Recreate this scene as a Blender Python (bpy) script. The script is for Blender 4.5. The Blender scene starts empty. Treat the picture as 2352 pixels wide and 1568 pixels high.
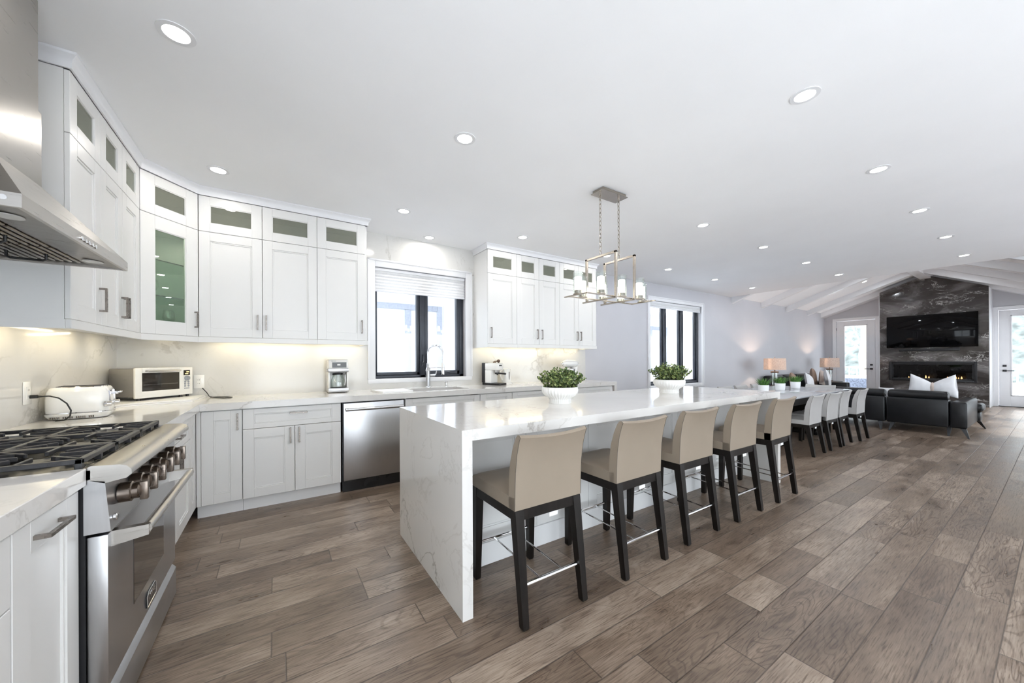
import bpy, bmesh, math, random
from mathutils import Vector, Matrix
random.seed(7)
S = bpy.context.scene
COL = S.collection
PI = math.pi
def R(d): return math.radians(d)

# ------------------------------------------------------------------ camera
cam_d = bpy.data.cameras.new('camera')
cam_d.sensor_fit = 'HORIZONTAL'; cam_d.sensor_width = 36.0
cam_d.lens = 828.07 / 2352 * 36.0
cam_d.shift_x = 0.0; cam_d.shift_y = (825.08 - 784.0) / 2352
cam_d.clip_start = 0.05; cam_d.clip_end = 200
cam = bpy.data.objects.new('camera', cam_d); COL.objects.link(cam)
_yaw, _pit, _rol = 0.5776, 0.0006, -0.0048
_f = Vector((math.sin(_yaw) * math.cos(_pit), math.cos(_yaw) * math.cos(_pit), math.sin(_pit)))
_r = Vector((math.cos(_yaw), -math.sin(_yaw), 0)); _u = _r.cross(_f)
_r2 = math.cos(_rol) * _r + math.sin(_rol) * _u
_u2 = -math.sin(_rol) * _r + math.cos(_rol) * _u
cam.matrix_world = Matrix(((_r2.x, _u2.x, -_f.x, 0), (_r2.y, _u2.y, -_f.y, 0), (_r2.z, _u2.z, -_f.z, 1.2516), (0, 0, 0, 1)))
S.camera = cam

# ------------------------------------------------------------------ view, world, exposure
S.view_settings.view_transform = 'Standard'; S.view_settings.look = 'None'
S.view_settings.gamma = 1.0; S.view_settings.use_curve_mapping = False
S.view_settings.exposure = 0.22
S.cycles.max_bounces = 12; S.cycles.diffuse_bounces = 6; S.cycles.glossy_bounces = 5
S.cycles.transparent_max_bounces = 16; S.cycles.transmission_bounces = 6
S.cycles.sample_clamp_indirect = 6.0
S.cycles.caustics_reflective = False; S.cycles.caustics_refractive = False
W = bpy.data.worlds.new('overcast_sky'); S.world = W; W.use_nodes = True
_b = W.node_tree.nodes['Background']
_b.inputs[0].default_value = (0.91, 0.955, 1.0, 1); _b.inputs[1].default_value = 5.6
sun_d = bpy.data.lights.new('hazy_sun', 'SUN'); sun_d.energy = 6.0; sun_d.angle = R(12); sun_d.color = (1.0, 0.97, 0.93)
sun = bpy.data.objects.new('hazy_sun', sun_d); COL.objects.link(sun); sun.rotation_euler = (R(40), 0, R(-4))
CAN_W, STRIP_W, CANDLE_E, LAMP_W = 3.0, 0.95, 5.5, 18.0
WARM = (1.0, 0.90, 0.74); NEUTRAL = (1.0, 0.95, 0.88); COOL = (0.86, 0.93, 1.0)

# ------------------------------------------------------------------ room numbers (metres)
XW, YW, ZC = -1.155, 4.42, 2.74        # range wall, sink wall, flat ceiling
XE, XF, XFP = 9.2, 15.5, 14.85         # end of flat ceiling, far wall, fireplace face
YR, YV = -2.6, -0.25                   # wall behind the viewer, window wall of the vaulted end
ZT = 0.914                             # worktops

# ------------------------------------------------------------------ mesh builder
class G:
    def __init__(s): s.bm = bmesh.new()
    def _xf(s, vs, M):
        if M is not None:
            for v in vs: v.co = M @ v.co
    def box(s, x0, x1, y0, y1, z0, z1, bev=0.0, seg=2, M=None):
        vs = [s.bm.verts.new((x, y, z)) for x in (x0, x1) for y in (y0, y1) for z in (z0, z1)]
        q = ((0, 1, 3, 2), (4, 6, 7, 5), (0, 4, 5, 1), (2, 3, 7, 6), (0, 2, 6, 4), (1, 5, 7, 3))
        fs = [s.bm.faces.new([vs[i] for i in f]) for f in q]
        if bev > 0:
            es = list({e for f in fs for e in f.edges})
            r = bmesh.ops.bevel(s.bm, geom=es, offset=bev, segments=seg, profile=0.5, affect='EDGES', clamp_overlap=True)
            vs = list({v for f in r['faces'] for v in f.verts} | {v for v in vs if v.is_valid})
        s._xf(vs, M); return s
    def prism(s, pts, axis, a, b, M=None):
        def P(p, t):
            return {'x': (t, p[0], p[1]), 'y': (p[0], t, p[1]), 'z': (p[0], p[1], t)}[axis]
        A = [s.bm.verts.new(P(p, a)) for p in pts]; B = [s.bm.verts.new(P(p, b)) for p in pts]
        n = len(pts)
        s.bm.faces.new(A[::-1]); s.bm.faces.new(B)
        for i in range(n): s.bm.faces.new((A[i], A[(i + 1) % n], B[(i + 1) % n], B[i]))
        s._xf(A + B, M); return s
    def loft(s, rings, cap=True, closed=True, M=None):
        V = [[s.bm.verts.new(p) for p in r] for r in rings]
        for a, b in zip(V, V[1:]):
            n = len(a)
            for i in range(n if closed else n - 1):
                j = (i + 1) % n
                s.bm.faces.new((a[i], a[j], b[j], b[i]))
        if cap and closed:
            s.bm.faces.new(V[0][::-1]); s.bm.faces.new(V[-1])
        s._xf([v for r in V for v in r], M); return s
    def cyl(s, p0, p1, r0, r1=None, seg=16, cap=True):
        p0, p1 = Vector(p0), Vector(p1); r1 = r0 if r1 is None else r1
        d = (p1 - p0).normalized(); a = d.orthogonal().normalized(); b = d.cross(a)
        ring = lambda p, r: [p + r * (math.cos(2 * PI * i / seg) * a + math.sin(2 * PI * i / seg) * b) for i in range(seg)]
        return s.loft([ring(p0, r0), ring(p1, r1)], cap)
    def tube(s, pts, r, seg=8, closed=False):
        P = [Vector(p) for p in pts]; n = len(P); rings = []
        up = None
        for i in range(n):
            if closed: t = P[(i + 1) % n] - P[i - 1]
            else: t = P[min(i + 1, n - 1)] - P[max(i - 1, 0)]
            t.normalize()
            if up is None: up = t.orthogonal().normalized()
            up = (up - t * up.dot(t)); up = up.normalized() if up.length > 1e-6 else t.orthogonal().normalized()
            b = t.cross(up); rr = r[i] if isinstance(r, (list, tuple)) else r
            rings.append([P[i] + rr * (math.cos(2 * PI * k / seg) * up + math.sin(2 * PI * k / seg) * b) for k in range(seg)])
        if closed: rings.append(rings[0]); return s.loft(rings, False)
        return s.loft(rings, True)
    def lathe(s, prof, c=(0, 0, 0), seg=32, ribs=0, amp=0.0, cap=True, axis='z', rib_zone=None):
        rings = []
        for (r, z) in prof:
            ring = []
            for i in range(seg):
                a = 2 * PI * i / seg; rr = r
                if ribs and (rib_zone is None or rib_zone[0] <= z <= rib_zone[1]): rr = r * (1 + amp * math.cos(ribs * a))
                if axis == 'z': ring.append((c[0] + rr * math.cos(a), c[1] + rr * math.sin(a), c[2] + z))
                elif axis == 'x': ring.append((c[0] + z, c[1] + rr * math.cos(a), c[2] + rr * math.sin(a)))
                else: ring.append((c[0] + rr * math.sin(a), c[1] + z, c[2] + rr * math.cos(a)))
            rings.append(ring)
        return s.loft(rings, cap)
    def ball(s, c, rx, ry=None, rz=None, seg=20, n=10):
        ry = rx if ry is None else ry; rz = rx if rz is None else rz
        rings = []
        for k in range(n + 1):
            t = -PI / 2 + PI * k / n; cr = max(math.cos(t), 1e-3)
            rings.append([(c[0] + rx * cr * math.cos(2 * PI * i / seg), c[1] + ry * cr * math.sin(2 * PI * i / seg), c[2] + rz * math.sin(t)) for i in range(seg)])
        return s.loft(rings, True)
    def sweep(s, path, prof):
        """profile of (outward offset, z) swept along an open plan path, mitred; outward is the right-hand side"""
        P = [Vector(p) for p in path]; n = len(P); N = []
        for i in range(n):
            ns = []
            if i > 0: d = (P[i] - P[i - 1]).normalized(); ns.append(Vector((d.y, -d.x)))
            if i < n - 1: d = (P[i + 1] - P[i]).normalized(); ns.append(Vector((d.y, -d.x)))
            m = sum(ns, Vector((0, 0))); m.normalize(); m = m / max(m.dot(ns[0]), 0.3); N.append(m)
        return s.loft([[(P[i].x + N[i].x * o, P[i].y + N[i].y * o, z) for (o, z) in prof] for i in range(n)], True)
    def quad(s, a, b, c, d):
        s.bm.faces.new([s.bm.verts.new(p) for p in (a, b, c, d)]); return s
    def make(s, name, mat, parent=None, ang=35, loc=None):
        me = bpy.data.meshes.new(name)
        bmesh.ops.recalc_face_normals(s.bm, faces=s.bm.faces[:])
        s.bm.to_mesh(me); s.bm.free()
        if mat is not None:
            for m in (mat if isinstance(mat, (list, tuple)) else (mat,)): me.materials.append(m)
        if ang is not None and len(me.polygons):
            me.polygons.foreach_set('use_smooth', [True] * len(me.polygons)); me.set_sharp_from_angle(angle=R(ang))
        o = bpy.data.objects.new(name, me); COL.objects.link(o)
        if parent is not None: o.parent = parent
        if loc is not None: o.location = loc
        return o

def tag(o, label, cat, group=None, kind=None):
    o['label'] = label; o['category'] = cat
    if group: o['group'] = group
    if kind: o['kind'] = kind
    return o
def thing(name, label, cat, loc=(0, 0, 0), rz=0.0, group=None):
    o = bpy.data.objects.new(name, None); COL.objects.link(o)
    o.location = loc; o.rotation_euler = (0, 0, rz); o.empty_display_size = 0.05
    return tag(o, label, cat, group)
def struct(name, g, mat, parent=None, label=None, ang=35):
    o = g.make(name, mat, parent, ang)
    if parent is None:
        o['kind'] = 'structure'
        if label: o['label'] = label
    return o
def copy_tree(o, parent=None):
    c = o.copy(); COL.objects.link(c)
    if parent is not None: c.parent = parent
    for ch in list(o.children): copy_tree(ch, c)
    return c
def clone(root, loc, rz, label, group=None):
    c = copy_tree(root); c.location = loc; c.rotation_euler = (0, 0, rz); c['label'] = label
    if group: c['group'] = group
    return c
def lamp(kind, name, loc, power, color, size=0.1, rot=(0, 0, 0), parent=None, sy=None, spread=None):
    d = bpy.data.lights.new(name, kind); d.energy = power; d.color = color
    if kind == 'AREA':
        d.shape = 'DISK' if sy is None else 'RECTANGLE'; d.size = size
        if sy is not None: d.size_y = sy
        if spread: d.spread = spread
    else: d.shadow_soft_size = size
    o = bpy.data.objects.new(name, d); COL.objects.link(o); o.location = loc; o.rotation_euler = rot
    if parent is not None: o.parent = parent
    return o
def text(name, body, size, M, mat, parent, ext=0.0006):
    c = bpy.data.curves.new(name, 'FONT'); c.body = body; c.size = size; c.extrude = ext
    c.align_x = 'CENTER'; c.align_y = 'CENTER'; c.materials.append(mat)
    tmp = bpy.data.objects.new(name + '_curve', c); COL.objects.link(tmp)
    me = bpy.data.meshes.new_from_object(tmp.evaluated_get(bpy.context.evaluated_depsgraph_get()))
    bpy.data.objects.remove(tmp); bpy.data.curves.remove(c)
    o = bpy.data.objects.new(name, me); COL.objects.link(o); o.parent = parent; o.matrix_local = M
    return o

# ------------------------------------------------------------------ materials
def nt(name):
    m = bpy.data.materials.new(name); m.use_nodes = True
    return m, m.node_tree.nodes, m.node_tree.links, m.node_tree.nodes['Principled BSDF']
def noise(N, L, scale, detail=3, rough=0.5, dist=0.0, vec=None, mapping=None, coord='Object'):
    t = N.new('ShaderNodeTexNoise'); t.inputs['Scale'].default_value = scale; t.inputs['Detail'].default_value = detail
    t.inputs['Roughness'].default_value = rough; t.inputs['Distortion'].default_value = dist
    if vec is None:
        tc = N.new('ShaderNodeTexCoord'); vec = tc.outputs[coord]
        if mapping:
            mp = N.new('ShaderNodeMapping'); mp.inputs['Scale'].default_value = mapping; L.new(vec, mp.inputs[0]); vec = mp.outputs[0]
    L.new(vec, t.inputs['Vector']); return t
def ramp(N, L, src, stops, interp='LINEAR'):
    r = N.new('ShaderNodeValToRGB'); r.color_ramp.interpolation = interp
    e = r.color_ramp.elements
    while len(e) < len(stops): e.new(0.5)
    for el, (p, c) in zip(e, stops): el.position = p; el.color = tuple(c) + (1,) if len(c) == 3 else c
    L.new(src, r.inputs[0]); return r
def bump(N, L, src, p, strength, dist=0.002):
    b = N.new('ShaderNodeBump'); b.inputs['Strength'].default_value = strength; b.inputs['Distance'].default_value = dist
    L.new(src, b.inputs['Height']); L.new(b.outputs[0], p.inputs['Normal'])
def math_(N, L, op, a, b=None, c=None):
    m = N.new('ShaderNodeMath'); m.operation = op
    for i, v in enumerate((a, b, c)):
        if v is None: continue
        if isinstance(v, (int, float)): m.inputs[i].default_value = v
        else: L.new(v, m.inputs[i])
    return m.outputs[0]
def mat(name, col, rough=0.5, metal=0.0, var=0.06, vs=8.0, bmp=0.0, bs=60.0, spec=None, coat=0.0, mapping=None, sheen=0.0):
    m, N, L, p = nt(name)
    n = noise(N, L, vs, 3, mapping=mapping)
    lo = tuple(max(0, c * (1 - var)) for c in col); hi = tuple(min(1, c * (1 + var)) for c in col)
    r = ramp(N, L, n.outputs[0], ((0.3, lo), (0.7, hi)))
    L.new(r.outputs[0], p.inputs['Base Color'])
    p.inputs['Roughness'].default_value = rough; p.inputs['Metallic'].default_value = metal
    if spec is not None: p.inputs['Specular IOR Level'].default_value = spec
    if coat: p.inputs['Coat Weight'].default_value = coat; p.inputs['Coat Roughness'].default_value = 0.08
    if sheen: p.inputs['Sheen Weight'].default_value = sheen
    if bmp:
        b = noise(N, L, bs, 2, mapping=mapping); bump(N, L, b.outputs[0], p, bmp, 0.001)
    return m
def brushed(name, col, rough, stretch, aniso=0.5, v=0.09):
    m, N, L, p = nt(name)
    n = noise(N, L, 6.0, 4, mapping=stretch)
    r = ramp(N, L, n.outputs[0], ((0.25, tuple(c * (1 - v) for c in col)), (0.75, tuple(min(1, c * (1 + v)) for c in col))))
    L.new(r.outputs[0], p.inputs['Base Color']); p.inputs['Metallic'].default_value = 1.0
    q = ramp(N, L, n.outputs[0], ((0.2, (rough * 0.85,) * 3), (0.8, (rough * 1.15,) * 3)))
    L.new(q.outputs[0], p.inputs['Roughness'])
    p.inputs['Anisotropic'].default_value = aniso
    return m
def emit(name, col, strength):
    m, N, L, p = nt(name)
    p.inputs['Base Color'].default_value = tuple(col) + (1,)
    p.inputs['Emission Color'].default_value = tuple(col) + (1,); p.inputs['Emission Strength'].default_value = strength
    p.inputs['Roughness'].default_value = 0.4
    return m
def thin_glass(name, tint, refl=0.08, rough=0.0, opaq=0.0, opcol=(0.8, 0.8, 0.8)):
    m, N, L, p = nt(name); out = N['Material Output']; N.remove(p)
    t = N.new('ShaderNodeBsdfTransparent'); t.inputs[0].default_value = tuple(tint) + (1,)
    g = N.new('ShaderNodeBsdfGlossy'); g.inputs['Roughness'].default_value = rough
    lw = N.new('ShaderNodeLayerWeight'); lw.inputs['Blend'].default_value = 0.5
    f5 = math_(N, L, 'POWER', lw.outputs['Facing'], 5.0)
    k = math_(N, L, 'MINIMUM', math_(N, L, 'MULTIPLY_ADD', f5, 0.6, refl), 0.9)
    mx = N.new('ShaderNodeMixShader'); L.new(k, mx.inputs[0]); L.new(t.outputs[0], mx.inputs[1]); L.new(g.outputs[0], mx.inputs[2])
    last = mx.outputs[0]
    if opaq > 0:
        d = N.new('ShaderNodeBsdfDiffuse'); d.inputs[0].default_value = tuple(opcol) + (1,)
        m2 = N.new('ShaderNodeMixShader'); m2.inputs[0].default_value = opaq
        L.new(last, m2.inputs[1]); L.new(d.outputs[0], m2.inputs[2]); last = m2.outputs[0]
    L.new(last, out.inputs[0]); return m
def marble_light(name, base, vein, vscale=0.9, rough=0.12, amount=1.0, seed=0.0, vw=0.007, mk=0.52):
    m, N, L, p = nt(name)
    tc = N.new('ShaderNodeTexCoord'); mp = N.new('ShaderNodeMapping'); mp.inputs['Location'].default_value = (seed, seed * 1.7, seed * 0.6)
    mp.inputs['Rotation'].default_value = (0.35, 0.5, 0.4)
    L.new(tc.outputs['Object'], mp.inputs[0]); v = mp.outputs[0]
    def vein_of(scale, width, dist):
        a = noise(N, L, scale, 7, 0.58, dist, vec=v)
        d = math_(N, L, 'ABSOLUTE', math_(N, L, 'SUBTRACT', a.outputs[0], 0.5))
        return ramp(N, L, d, ((0.0, (1, 1, 1)), (width, (0, 0, 0))), 'EASE').outputs[0]
    mask = ramp(N, L, noise(N, L, vscale * 0.9, 2, vec=v).outputs[0], ((mk, (0, 0, 0)), (mk + 0.14, (1, 1, 1)))).outputs[0]
    big = math_(N, L, 'MULTIPLY', vein_of(vscale, vw, 0.45), mask)
    fine = math_(N, L, 'MULTIPLY', vein_of(vscale * 3.1, 0.014, 0.8), 0.25)
    fine = math_(N, L, 'MULTIPLY', fine, mask)
    k = math_(N, L, 'MULTIPLY', math_(N, L, 'MINIMUM', math_(N, L, 'ADD', big, fine), 1.0), amount)
    cl = noise(N, L, 2.4, 5, vec=v)
    cr = ramp(N, L, cl.outputs[0], ((0.35, tuple(c * 0.955 for c in base)), (0.65, base)))
    mx = N.new('ShaderNodeMixRGB'); L.new(k, mx.inputs[0]); L.new(cr.outputs[0], mx.inputs[1]); mx.inputs[2].default_value = tuple(vein) + (1,)
    L.new(mx.outputs[0], p.inputs['Base Color']); p.inputs['Roughness'].default_value = rough
    return m
def marble_dark(name):
    m, N, L, p = nt(name)
    tc = N.new('ShaderNodeTexCoord'); mp = N.new('ShaderNodeMapping'); mp.inputs['Rotation'].default_value = (R(22), 0, 0); mp.inputs['Scale'].default_value = (1, 0.62, 1.35)
    L.new(tc.outputs['Object'], mp.inputs[0]); v = mp.outputs[0]
    a = noise(N, L, 1.3, 8, 0.62, 1.2, vec=v)
    base = ramp(N, L, a.outputs[0], ((0.30, (0.026, 0.022, 0.020)), (0.48, (0.058, 0.050, 0.047)), (0.60, (0.16, 0.148, 0.146)), (0.76, (0.30, 0.29, 0.29))))
    b = noise(N, L, 1.9, 8, 0.65, 1.8, vec=v)
    d = math_(N, L, 'ABSOLUTE', math_(N, L, 'SUBTRACT', b.outputs[0], 0.5))
    vv = ramp(N, L, d, ((0.0, (1, 1, 1)), (0.014, (0, 0, 0))), 'EASE').outputs[0]
    mk = ramp(N, L, noise(N, L, 2.6, 4, vec=v).outputs[0], ((0.47, (0, 0, 0)), (0.66, (1, 1, 1)))).outputs[0]
    k = math_(N, L, 'MULTIPLY', vv, mk)
    mx = N.new('ShaderNodeMixRGB'); L.new(k, mx.inputs[0]); L.new(base.outputs[0], mx.inputs[1]); mx.inputs[2].default_value = (0.62, 0.60, 0.58, 1)
    L.new(mx.outputs[0], p.inputs['Base Color']); p.inputs['Roughness'].default_value = 0.1
    return m
def wood_floor(name):
    m, N, L, p = nt(name)
    tc = N.new('ShaderNodeTexCoord'); sp = N.new('ShaderNodeSeparateXYZ'); L.new(tc.outputs['Object'], sp.inputs[0])
    X, Y = sp.outputs[0], sp.outputs[1]
    M_ = lambda op, a, b=None, c=None: math_(N, L, op, a, b, c)
    w, ln = 0.1675, 1.12
    yy = M_('DIVIDE', M_('ADD', Y, 10.0 * w - 0.157 + 20 * w), w)
    row = M_('FLOOR', yy); fy = M_('FRACT', yy)
    wn = N.new('ShaderNodeTexWhiteNoise'); wn.noise_dimensions = '1D'; L.new(row, wn.inputs['W'])
    lenk = M_('MULTIPLY_ADD', wn.outputs['Value'], 0.55, 0.72)
    wn2 = N.new('ShaderNodeTexWhiteNoise'); wn2.noise_dimensions = '1D'; L.new(M_('ADD', row, 57.3), wn2.inputs['W'])
    xx = M_('DIVIDE', M_('ADD', X, M_('MULTIPLY_ADD', wn2.outputs['Value'], 9.0, 20.0)), M_('MULTIPLY', lenk, ln))
    # plank ends jittered so rows break at uneven lengths
    colr = M_('FLOOR', xx); fx = M_('FRACT', xx)
    cv = N.new('ShaderNodeCombineXYZ'); L.new(row, cv.inputs[0]); L.new(colr, cv.inputs[1])
    wn3 = N.new('ShaderNodeTexWhiteNoise'); wn3.noise_dimensions = '2D'; L.new(cv.outputs[0], wn3.inputs['Vector'])
    half = M_('GREATER_THAN', wn3.outputs['Value'], 0.62)      # some planks are cut in two
    cutpos = M_('MULTIPLY_ADD', wn3.outputs['Value'], 0.9, -0.18)
    second = M_('MULTIPLY', half, M_('GREATER_THAN', fx, cutpos))
    cv2 = N.new('ShaderNodeCombineXYZ'); L.new(row, cv2.inputs[0]); L.new(M_('MULTIPLY_ADD', second, 0.37, colr), cv2.inputs[1]); cv2.inputs[2].default_value = 3.0
    idn = N.new('ShaderNodeTexWhiteNoise'); idn.noise_dimensions = '3D'; L.new(cv2.outputs[0], idn.inputs['Vector'])
    idv, idc = idn.outputs['Value'], idn.outputs['Color']
    # seams
    ey = M_('MULTIPLY', M_('MINIMUM', fy, M_('SUBTRACT', 1.0, fy)), w)
    plen = M_('MULTIPLY', lenk, ln)
    ex = M_('MULTIPLY', M_('MINIMUM', fx, M_('SUBTRACT', 1.0, fx)), plen)
    cut_d = M_('ADD', M_('MULTIPLY', M_('ABSOLUTE', M_('SUBTRACT', fx, cutpos)), plen), M_('MULTIPLY', M_('SUBTRACT', 1.0, half), 5.0))
    e = M_('MINIMUM', ey, M_('MINIMUM', ex, cut_d))
    seam = ramp(N, L, e, ((0.0, (1, 1, 1)), (0.0028, (0, 0, 0)))).outputs[0]
    # grain
    sc = N.new('ShaderNodeVectorMath'); sc.operation = 'MULTIPLY_ADD'
    L.new(idc, sc.inputs[0]); sc.inputs[1].default_value = (40, 40, 40); L.new(tc.outputs['Object'], sc.inputs[2])
    mp = N.new('ShaderNodeMapping'); mp.inputs['Scale'].default_value = (1.15, 6.5, 1.0); L.new(sc.outputs[0], mp.inputs[0])
    ring = noise(N, L, 1.5, 2, 0.45, 0.55, vec=mp.outputs[0])
    rings = M_('SINE', M_('MULTIPLY', ring.outputs[0], 95.0))
    sepc = N.new('ShaderNodeSeparateColor'); L.new(idc, sepc.inputs[0])
    rmask = ramp(N, L, sepc.outputs[1], ((0.25, (0.10,) * 3), (0.75, (1, 1, 1)))).outputs[0]
    rings = M_('MULTIPLY', ramp(N, L, rings, ((0.55, (0, 0, 0)), (0.95, (1, 1, 1)))).outputs[0], rmask)
    mp2 = N.new('ShaderNodeMapping'); mp2.inputs['Scale'].default_value = (3.0, 60.0, 1.0); L.new(sc.outputs[0], mp2.inputs[0])
    fib = noise(N, L, 3.0, 5, 0.6, 0.2, vec=mp2.outputs[0])
    mp3 = N.new('ShaderNodeMapping'); mp3.inputs['Scale'].default_value = (1.6, 5.0, 1.0); L.new(sc.outputs[0], mp3.inputs[0])
    cloud = noise(N, L, 1.6, 4, 0.6, 0.4, vec=mp3.outputs[0])
    tone = M_('ADD', M_('MULTIPLY', idv, 0.20), M_('ADD', M_('MULTIPLY', cloud.outputs[0], 0.58), M_('MULTIPLY', fib.outputs[0], 0.36)))
    base = ramp(N, L, tone, ((0.34, (0.080, 0.053, 0.036)), (0.58, (0.195, 0.143, 0.105)), (0.82, (0.40, 0.32, 0.255))))
    d1 = N.new('ShaderNodeMixRGB'); d1.blend_type = 'MULTIPLY'; L.new(M_('MULTIPLY', rings, 0.52), d1.inputs[0]); L.new(base.outputs[0], d1.inputs[1]); d1.inputs[2].default_value = (0.32, 0.26, 0.22, 1)
    fd = ramp(N, L, fib.outputs[0], ((0.34, (1, 1, 1)), (0.46, (0, 0, 0)))).outputs[0]
    d2 = N.new('ShaderNodeMixRGB'); d2.blend_type = 'MULTIPLY'; L.new(M_('MULTIPLY', fd, 0.65), d2.inputs[0]); L.new(d1.outputs[0], d2.inputs[1]); d2.inputs[2].default_value = (0.4, 0.34, 0.3, 1)
    d3 = N.new('ShaderNodeMixRGB'); d3.blend_type = 'MIX'; L.new(M_('MULTIPLY', seam, 0.8), d3.inputs[0]); L.new(d2.outputs[0], d3.inputs[1]); d3.inputs[2].default_value = (0.035, 0.026, 0.02, 1)
    L.new(d3.outputs[0], p.inputs['Base Color'])
    rr = ramp(N, L, cloud.outputs[0], ((0.3, (0.27,) * 3), (0.7, (0.40,) * 3))); L.new(rr.outputs[0], p.inputs['Roughness'])
    h = M_('SUBTRACT', M_('SUBTRACT', M_('MULTIPLY', fib.outputs[0], 0.35), M_('MULTIPLY', rings, 0.25)), M_('MULTIPLY', seam, 1.6))
    bump(N, L, h, p, 0.35, 0.0016)
    return m

MT = {}
def setup_mats():
    T = MT
    T['floor'] = wood_floor('greybrown_oak_planks')
    T['wall'] = mat('wall_paint', (0.53, 0.525, 0.55), 0.6, var=0.02, vs=2)
    T['ceil'] = mat('ceiling_paint', (0.91, 0.91, 0.92), 0.7, var=0.015, vs=1.5)
    T['trim'] = mat('white_trim_paint', (0.78, 0.78, 0.795), 0.35, var=0.015, vs=3)
    T['cab'] = mat('white_cabinet_lacquer', (0.72, 0.715, 0.702), 0.30, var=0.015, vs=2)
    T['kick'] = mat('white_kick_board', (0.78, 0.78, 0.78), 0.35, var=0.02, vs=2)
    T['quartz'] = marble_light('white_quartz', (0.69, 0.672, 0.648), (0.34, 0.31, 0.28), 0.7, 0.08, 0.8, 0.0, 0.006, 0.46)
    T['splash'] = marble_light('veined_backsplash', (0.66, 0.65, 0.625), (0.36, 0.34, 0.31), 0.8, 0.10, 0.8, 3.1, 0.012, 0.46)
    T['darkmarble'] = marble_dark('dark_veined_marble')
    T['tabletop'] = marble_light('grey_stone_tabletop', (0.46, 0.47, 0.50), (0.28, 0.28, 0.30), 1.4, 0.10, 0.6, 7.0)
    T['steel'] = brushed('brushed_stainless_steel', (0.45, 0.43, 0.405), 0.30, (1, 1, 24), 0.3, 0.03)
    T['steelh'] = brushed('brushed_stainless_front', (0.52, 0.52, 0.53), 0.32, (24, 1.5, 1.5), 0.4, 0.03)
    T['chrome'] = mat('polished_chrome', (0.80, 0.80, 0.81), 0.07, 1.0, var=0.02)
    T['nickel'] = brushed('brushed_nickel', (0.44, 0.395, 0.345), 0.24, (2, 2, 30), 0.3)
    T['pull'] = brushed('satin_nickel_pull', (0.23, 0.205, 0.185), 0.28, (10, 10, 10), 0.2)
    T['filter'] = brushed('dark_baffle_steel', (0.22, 0.195, 0.165), 0.3, (1, 20, 1), 0.3, 0.03)
    T['bronze'] = brushed('brushed_dark_knob_metal', (0.20, 0.165, 0.14), 0.26, (4, 30, 4), 0.3)
    T['iron'] = mat('cast_iron_grate', (0.045, 0.045, 0.048), 0.42, 0.3, var=0.25, vs=40, bmp=0.3, bs=300)
    T['black'] = mat('black_enamel', (0.012, 0.012, 0.013), 0.25, var=0.2)
    T['matblack'] = mat('matte_black_metal', (0.02, 0.02, 0.022), 0.45, 0.2, var=0.2)
    T['frame'] = mat('dark_window_frame', (0.028, 0.032, 0.042), 0.33, 0.2, var=0.15)
    T['blackglass'] = mat('black_glass', (0.003, 0.003, 0.0035), 0.05, var=0.1, spec=0.16)
    T['ovenglass'] = mat('brown_oven_glass', (0.016, 0.012, 0.009), 0.05, var=0.1, coat=0.5)
    T['espresso'] = mat('espresso_stained_wood', (0.009, 0.007, 0.006), 0.38, var=0.35, vs=6, mapping=(8, 8, 1), spec=0.25)
    T['taupe'] = mat('taupe_leatherette', (0.265, 0.215, 0.165), 0.46, var=0.04, vs=6, bmp=0.18, bs=420)
    T['seam'] = mat('dark_seam_thread', (0.10, 0.085, 0.07), 0.7)
    T['cream'] = mat('pale_grey_leatherette', (0.44, 0.43, 0.42), 0.46, var=0.04, vs=6, bmp=0.15, bs=420)
    T['leather'] = mat('black_leather', (0.009, 0.0095, 0.011), 0.30, var=0.25, vs=10, bmp=0.3, bs=220, spec=0.3)
    T['ceramic'] = mat('white_ceramic', (0.82, 0.81, 0.785), 0.38, var=0.02)
    T['potwhite'] = mat('white_pot_glaze', (0.86, 0.86, 0.87), 0.25, var=0.02)
    T['whiteplastic'] = mat('white_appliance_enamel', (0.84, 0.83, 0.80), 0.16, var=0.02, coat=0.3)
    T['whitepaint'] = mat('white_plate', (0.85, 0.85, 0.84), 0.35, var=0.02)
    T['soil'] = mat('dark_moss', (0.03, 0.035, 0.015), 0.9, var=0.4, vs=60)
    m, N, L, p = nt('boxwood_leaf')
    n = noise(N, L, 42.0, 2); r = ramp(N, L, n.outputs[0], ((0.36, (0.016, 0.036, 0.010)), (0.50, (0.085, 0.145, 0.035)), (0.64, (0.38, 0.44, 0.16))))
    L.new(r.outputs[0], p.inputs['Base Color']); p.inputs['Roughness'].default_value = 0.45; T['leaf'] = m
    m, N, L, p = nt('grass_blade')
    n = noise(N, L, 60.0, 2); r = ramp(N, L, n.outputs[0], ((0.3, (0.022, 0.075, 0.014)), (0.55, (0.085, 0.24, 0.035)), (0.75, (0.25, 0.45, 0.10))))
    L.new(r.outputs[0], p.inputs['Base Color']); p.inputs['Roughness'].default_value = 0.5; T['grass'] = m
    T['stem'] = mat('brown_stem', (0.10, 0.085, 0.04), 0.7)
    T['glass'] = thin_glass('clear_window_glass', (0.96, 0.98, 0.99), 0.045)
    T['cabglass'] = thin_glass('tinted_cabinet_glass', (0.80, 0.82, 0.76), 0.07, opaq=0.34, opcol=(0.34, 0.35, 0.29))
    T['greenglass'] = thin_glass('green_cabinet_glass', (0.81, 0.89, 0.80), 0.07, opaq=0.12, opcol=(0.40, 0.46, 0.38))
    T['clear'] = thin_glass('clear_drinking_glass', (0.955, 0.975, 0.96), 0.10)
    T['shelfglass'] = thin_glass('glass_shelf', (0.75, 0.88, 0.82), 0.07)
    T['shelfedge'] = mat('glass_shelf_edge', (0.010, 0.022, 0.018), 0.1)
    T['can'] = emit('downlight_diffuser', (1.0, 0.97, 0.92), 14.0)
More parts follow.
